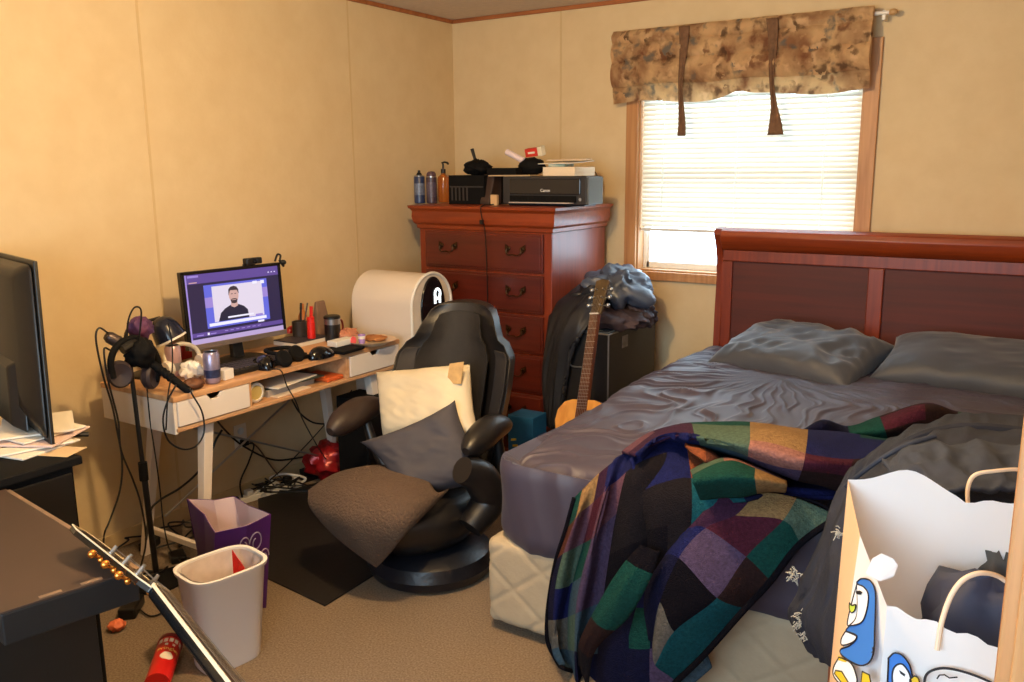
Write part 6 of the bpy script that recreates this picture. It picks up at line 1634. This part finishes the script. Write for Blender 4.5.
# prints: flat ink on the two visible faces
def rayhit(px, py, o_, n_):
    r = (P(px, py, d=1.0) - CAM); t_ = (o_ - CAM).dot(n_) / r.dot(n_); return CAM + r * t_
def pr_face(o_, e1, e2):
    n_ = e1.cross(e2).normalized()
    return (o_, n_ if n_.dot(CAM - o_) > 0 else -n_)
SF = pr_face(Mi, Dp - Mi, Mib - Mi); FF = pr_face(Dp, Cp - Dp, Db - Dp)
INK = {'blue': mat('ink_blue', (54, 116, 196), .6), 'black': mat('ink_black', (28, 20, 24), .6), 'white': mat('ink_white', (246, 240, 236), .6), 'yellow': mat('ink_yellow', (224, 186, 40), .6), 'green': mat('ink_lime', (190, 206, 70), .6)}
lv = [0]
def ink(nm, face, pts, col, line=0):
    lv[0] += 1
    f_ = [rayhit(x, y, *face) + face[1] * (.0015 + .0003 * lv[0]) for x, y in pts]
    mb = MB()
    if line: mb.tube(f_, line, 5)
    else: mb.add(f_, [tuple(range(len(f_)))])
    return mb.build(nm, INK[col], pb)
def Z5(pts): return [(780 + x / 4.21, 520 + y / 4.21) for x, y in pts]
def Z7(pts): return [(820 + x / 5.02, 560 + y / 5.02) for x, y in pts]
def smo(pts, n=40):
    v_ = [V((x, y, 0)) for x, y in pts]; v_.append(v_[0]); return [(q_.x, q_.y) for q_ in path(v_, n)][:-1]
body = smo(Z5([(330, 262), (350, 248), (385, 256), (407, 300), (408, 380), (405, 460), (402, 540), (388, 592), (352, 614), (310, 600), (266, 570), (262, 545), (300, 530), (330, 495), (286, 470), (296, 448), (330, 400)]), 90)
ink('penguin_print', SF, body, 'blue'); ink('print_outline', SF, body + body[:1], 'black', .0012)
fc_ = smo(Z5([(332, 270), (362, 285), (380, 320), (372, 385), (350, 432), (300, 446), (292, 430), (310, 350)]), 50)
ink('penguin_face', SF, fc_, 'white'); ink('print_outline', SF, fc_ + fc_[:1], 'black', .0012)
wg = smo(Z5([(285, 470), (322, 482), (332, 496), (312, 518), (270, 528), (268, 500)]), 30)
ink('penguin_wing', SF, wg, 'white'); ink('print_outline', SF, wg + wg[:1], 'black', .0012)
ink('penguin_eye', SF, Z5([(328, 302), (345, 298), (358, 306), (350, 316), (332, 314)]), 'black')
bk_ = smo(Z5([(304, 350), (314, 362), (330, 358), (326, 382), (312, 392), (304, 376)]), 24)
ink('penguin_beak', SF, bk_, 'green'); ink('print_outline', SF, bk_ + bk_[:1], 'black', .001)
bel = smo(Z5([(262, 580), (285, 588), (312, 605), (330, 640), (336, 690), (280, 700), (240, 660), (240, 620)]), 30)
ink('penguin_belly', SF, bel, 'white'); ink('print_outline', SF, bel + bel[:1], 'black', .0012)
ink('yellow_band', SF, Z5([(258, 572), (296, 590), (292, 602), (258, 592)]), 'yellow')
yb = Z5([(250, 635), (275, 640), (306, 690), (285, 700), (245, 650)]); ink('yellow_band', SF, yb, 'yellow'); ink('print_outline', SF, yb + yb[:1], 'black', .001)
yb = Z5([(365, 640), (395, 655), (402, 690), (360, 690)]); ink('yellow_band', SF, yb, 'yellow'); ink('print_outline', SF, yb + yb[:1], 'black', .001)
ink('small_mark', SF, Z5([(410, 540), (412, 556), (406, 560), (414, 566), (412, 572)]), 'black', .001)
h2_ = smo(Z7([(345, 480), (375, 455), (415, 468), (448, 510), (462, 560), (470, 620), (400, 660), (345, 650)]), 50)
ink('penguin_print', FF, h2_, 'blue'); ink('print_outline', FF, h2_ + h2_[:1], 'black', .0012)
f2 = smo(Z7([(368, 640), (364, 560), (380, 520), (412, 510), (440, 540), (456, 580), (458, 640), (410, 670)]), 40)
ink('penguin_face', FF, f2, 'white'); ink('print_outline', FF, f2 + f2[:1], 'black', .0012)
ink('penguin_eye', FF, Z7([(398, 538), (430, 560), (426, 572), (404, 556)]), 'black')
b2 = smo(Z7([(452, 585), (475, 568), (496, 582), (498, 620), (456, 640)]), 24)
ink('penguin_beak', FF, b2, 'yellow'); ink('print_outline', FF, b2 + b2[:1], 'black', .001)
ov = Z7([(530, 640), (526, 585), (548, 548), (600, 530), (660, 532), (740, 552), (820, 582), (900, 620)])
ink('oval_outline', FF, [(q_.x, q_.y) for q_ in path([V((x, y, 0)) for x, y in ov], 30)], 'black', .0018)
ink('small_mark', FF, Z7([(588, 580), (600, 562), (625, 560), (650, 576), (690, 572)]), 'black', .001)
# folded corner flap
fl_ = [P(866, 574, d=1.215), P(872, 560, d=1.22), P(881, 555, d=1.22), P(893, 560, d=1.21), P(898, 567, d=1.205), P(894, 577, d=1.20), P(880, 582, d=1.20)]
MB().prism(fl_, (0, .0, .003)).build('folded_flap', BAGW, pb, bevel=.001)
# twisted paper handles
mb = MB(); mb.tube(path([P(968, 508, d=1.47), P(968, 488, d=1.47), P(975, 475, d=1.47), P(995, 471, d=1.47), P(1022, 470, d=1.48), P(1040, 480, d=1.48), P(1042, 510, d=1.48)], 40), .0035, 8)
mb.build('handle', mat('paper_cord', (232, 204, 174), .7), pb, smooth=True)
mb = MB(); mb.tube(path([P(937, 650, d=1.17), P(941, 625, d=1.17), P(950, 598, d=1.17), P(963, 580, d=1.17), P(982, 573, d=1.17), P(1003, 579, d=1.18), P(1020, 600, d=1.18), P(1026, 650, d=1.18)], 40), .0035, 8)
mb.build('handle', mat('paper_cord', (232, 204, 174), .7), pb, smooth=True)
NV = mat('navy_garment', (40, 52, 84), .7, var=.4, scale=14)
lump('folded_sweater', 'navy clothing stuffed inside the penguin shopping bag', 'clothes', P(985, 640, d=1.33), (.10, .06, .10), NV, 4, .3)
lump('grey_garment', 'grey clothing topmost inside the penguin shopping bag', 'clothes', P(1000, 570, d=1.40), (.055, .05, .05), mat('grey_garment_cloth', (84, 80, 76), .8, var=.4, scale=20), 9, .35)
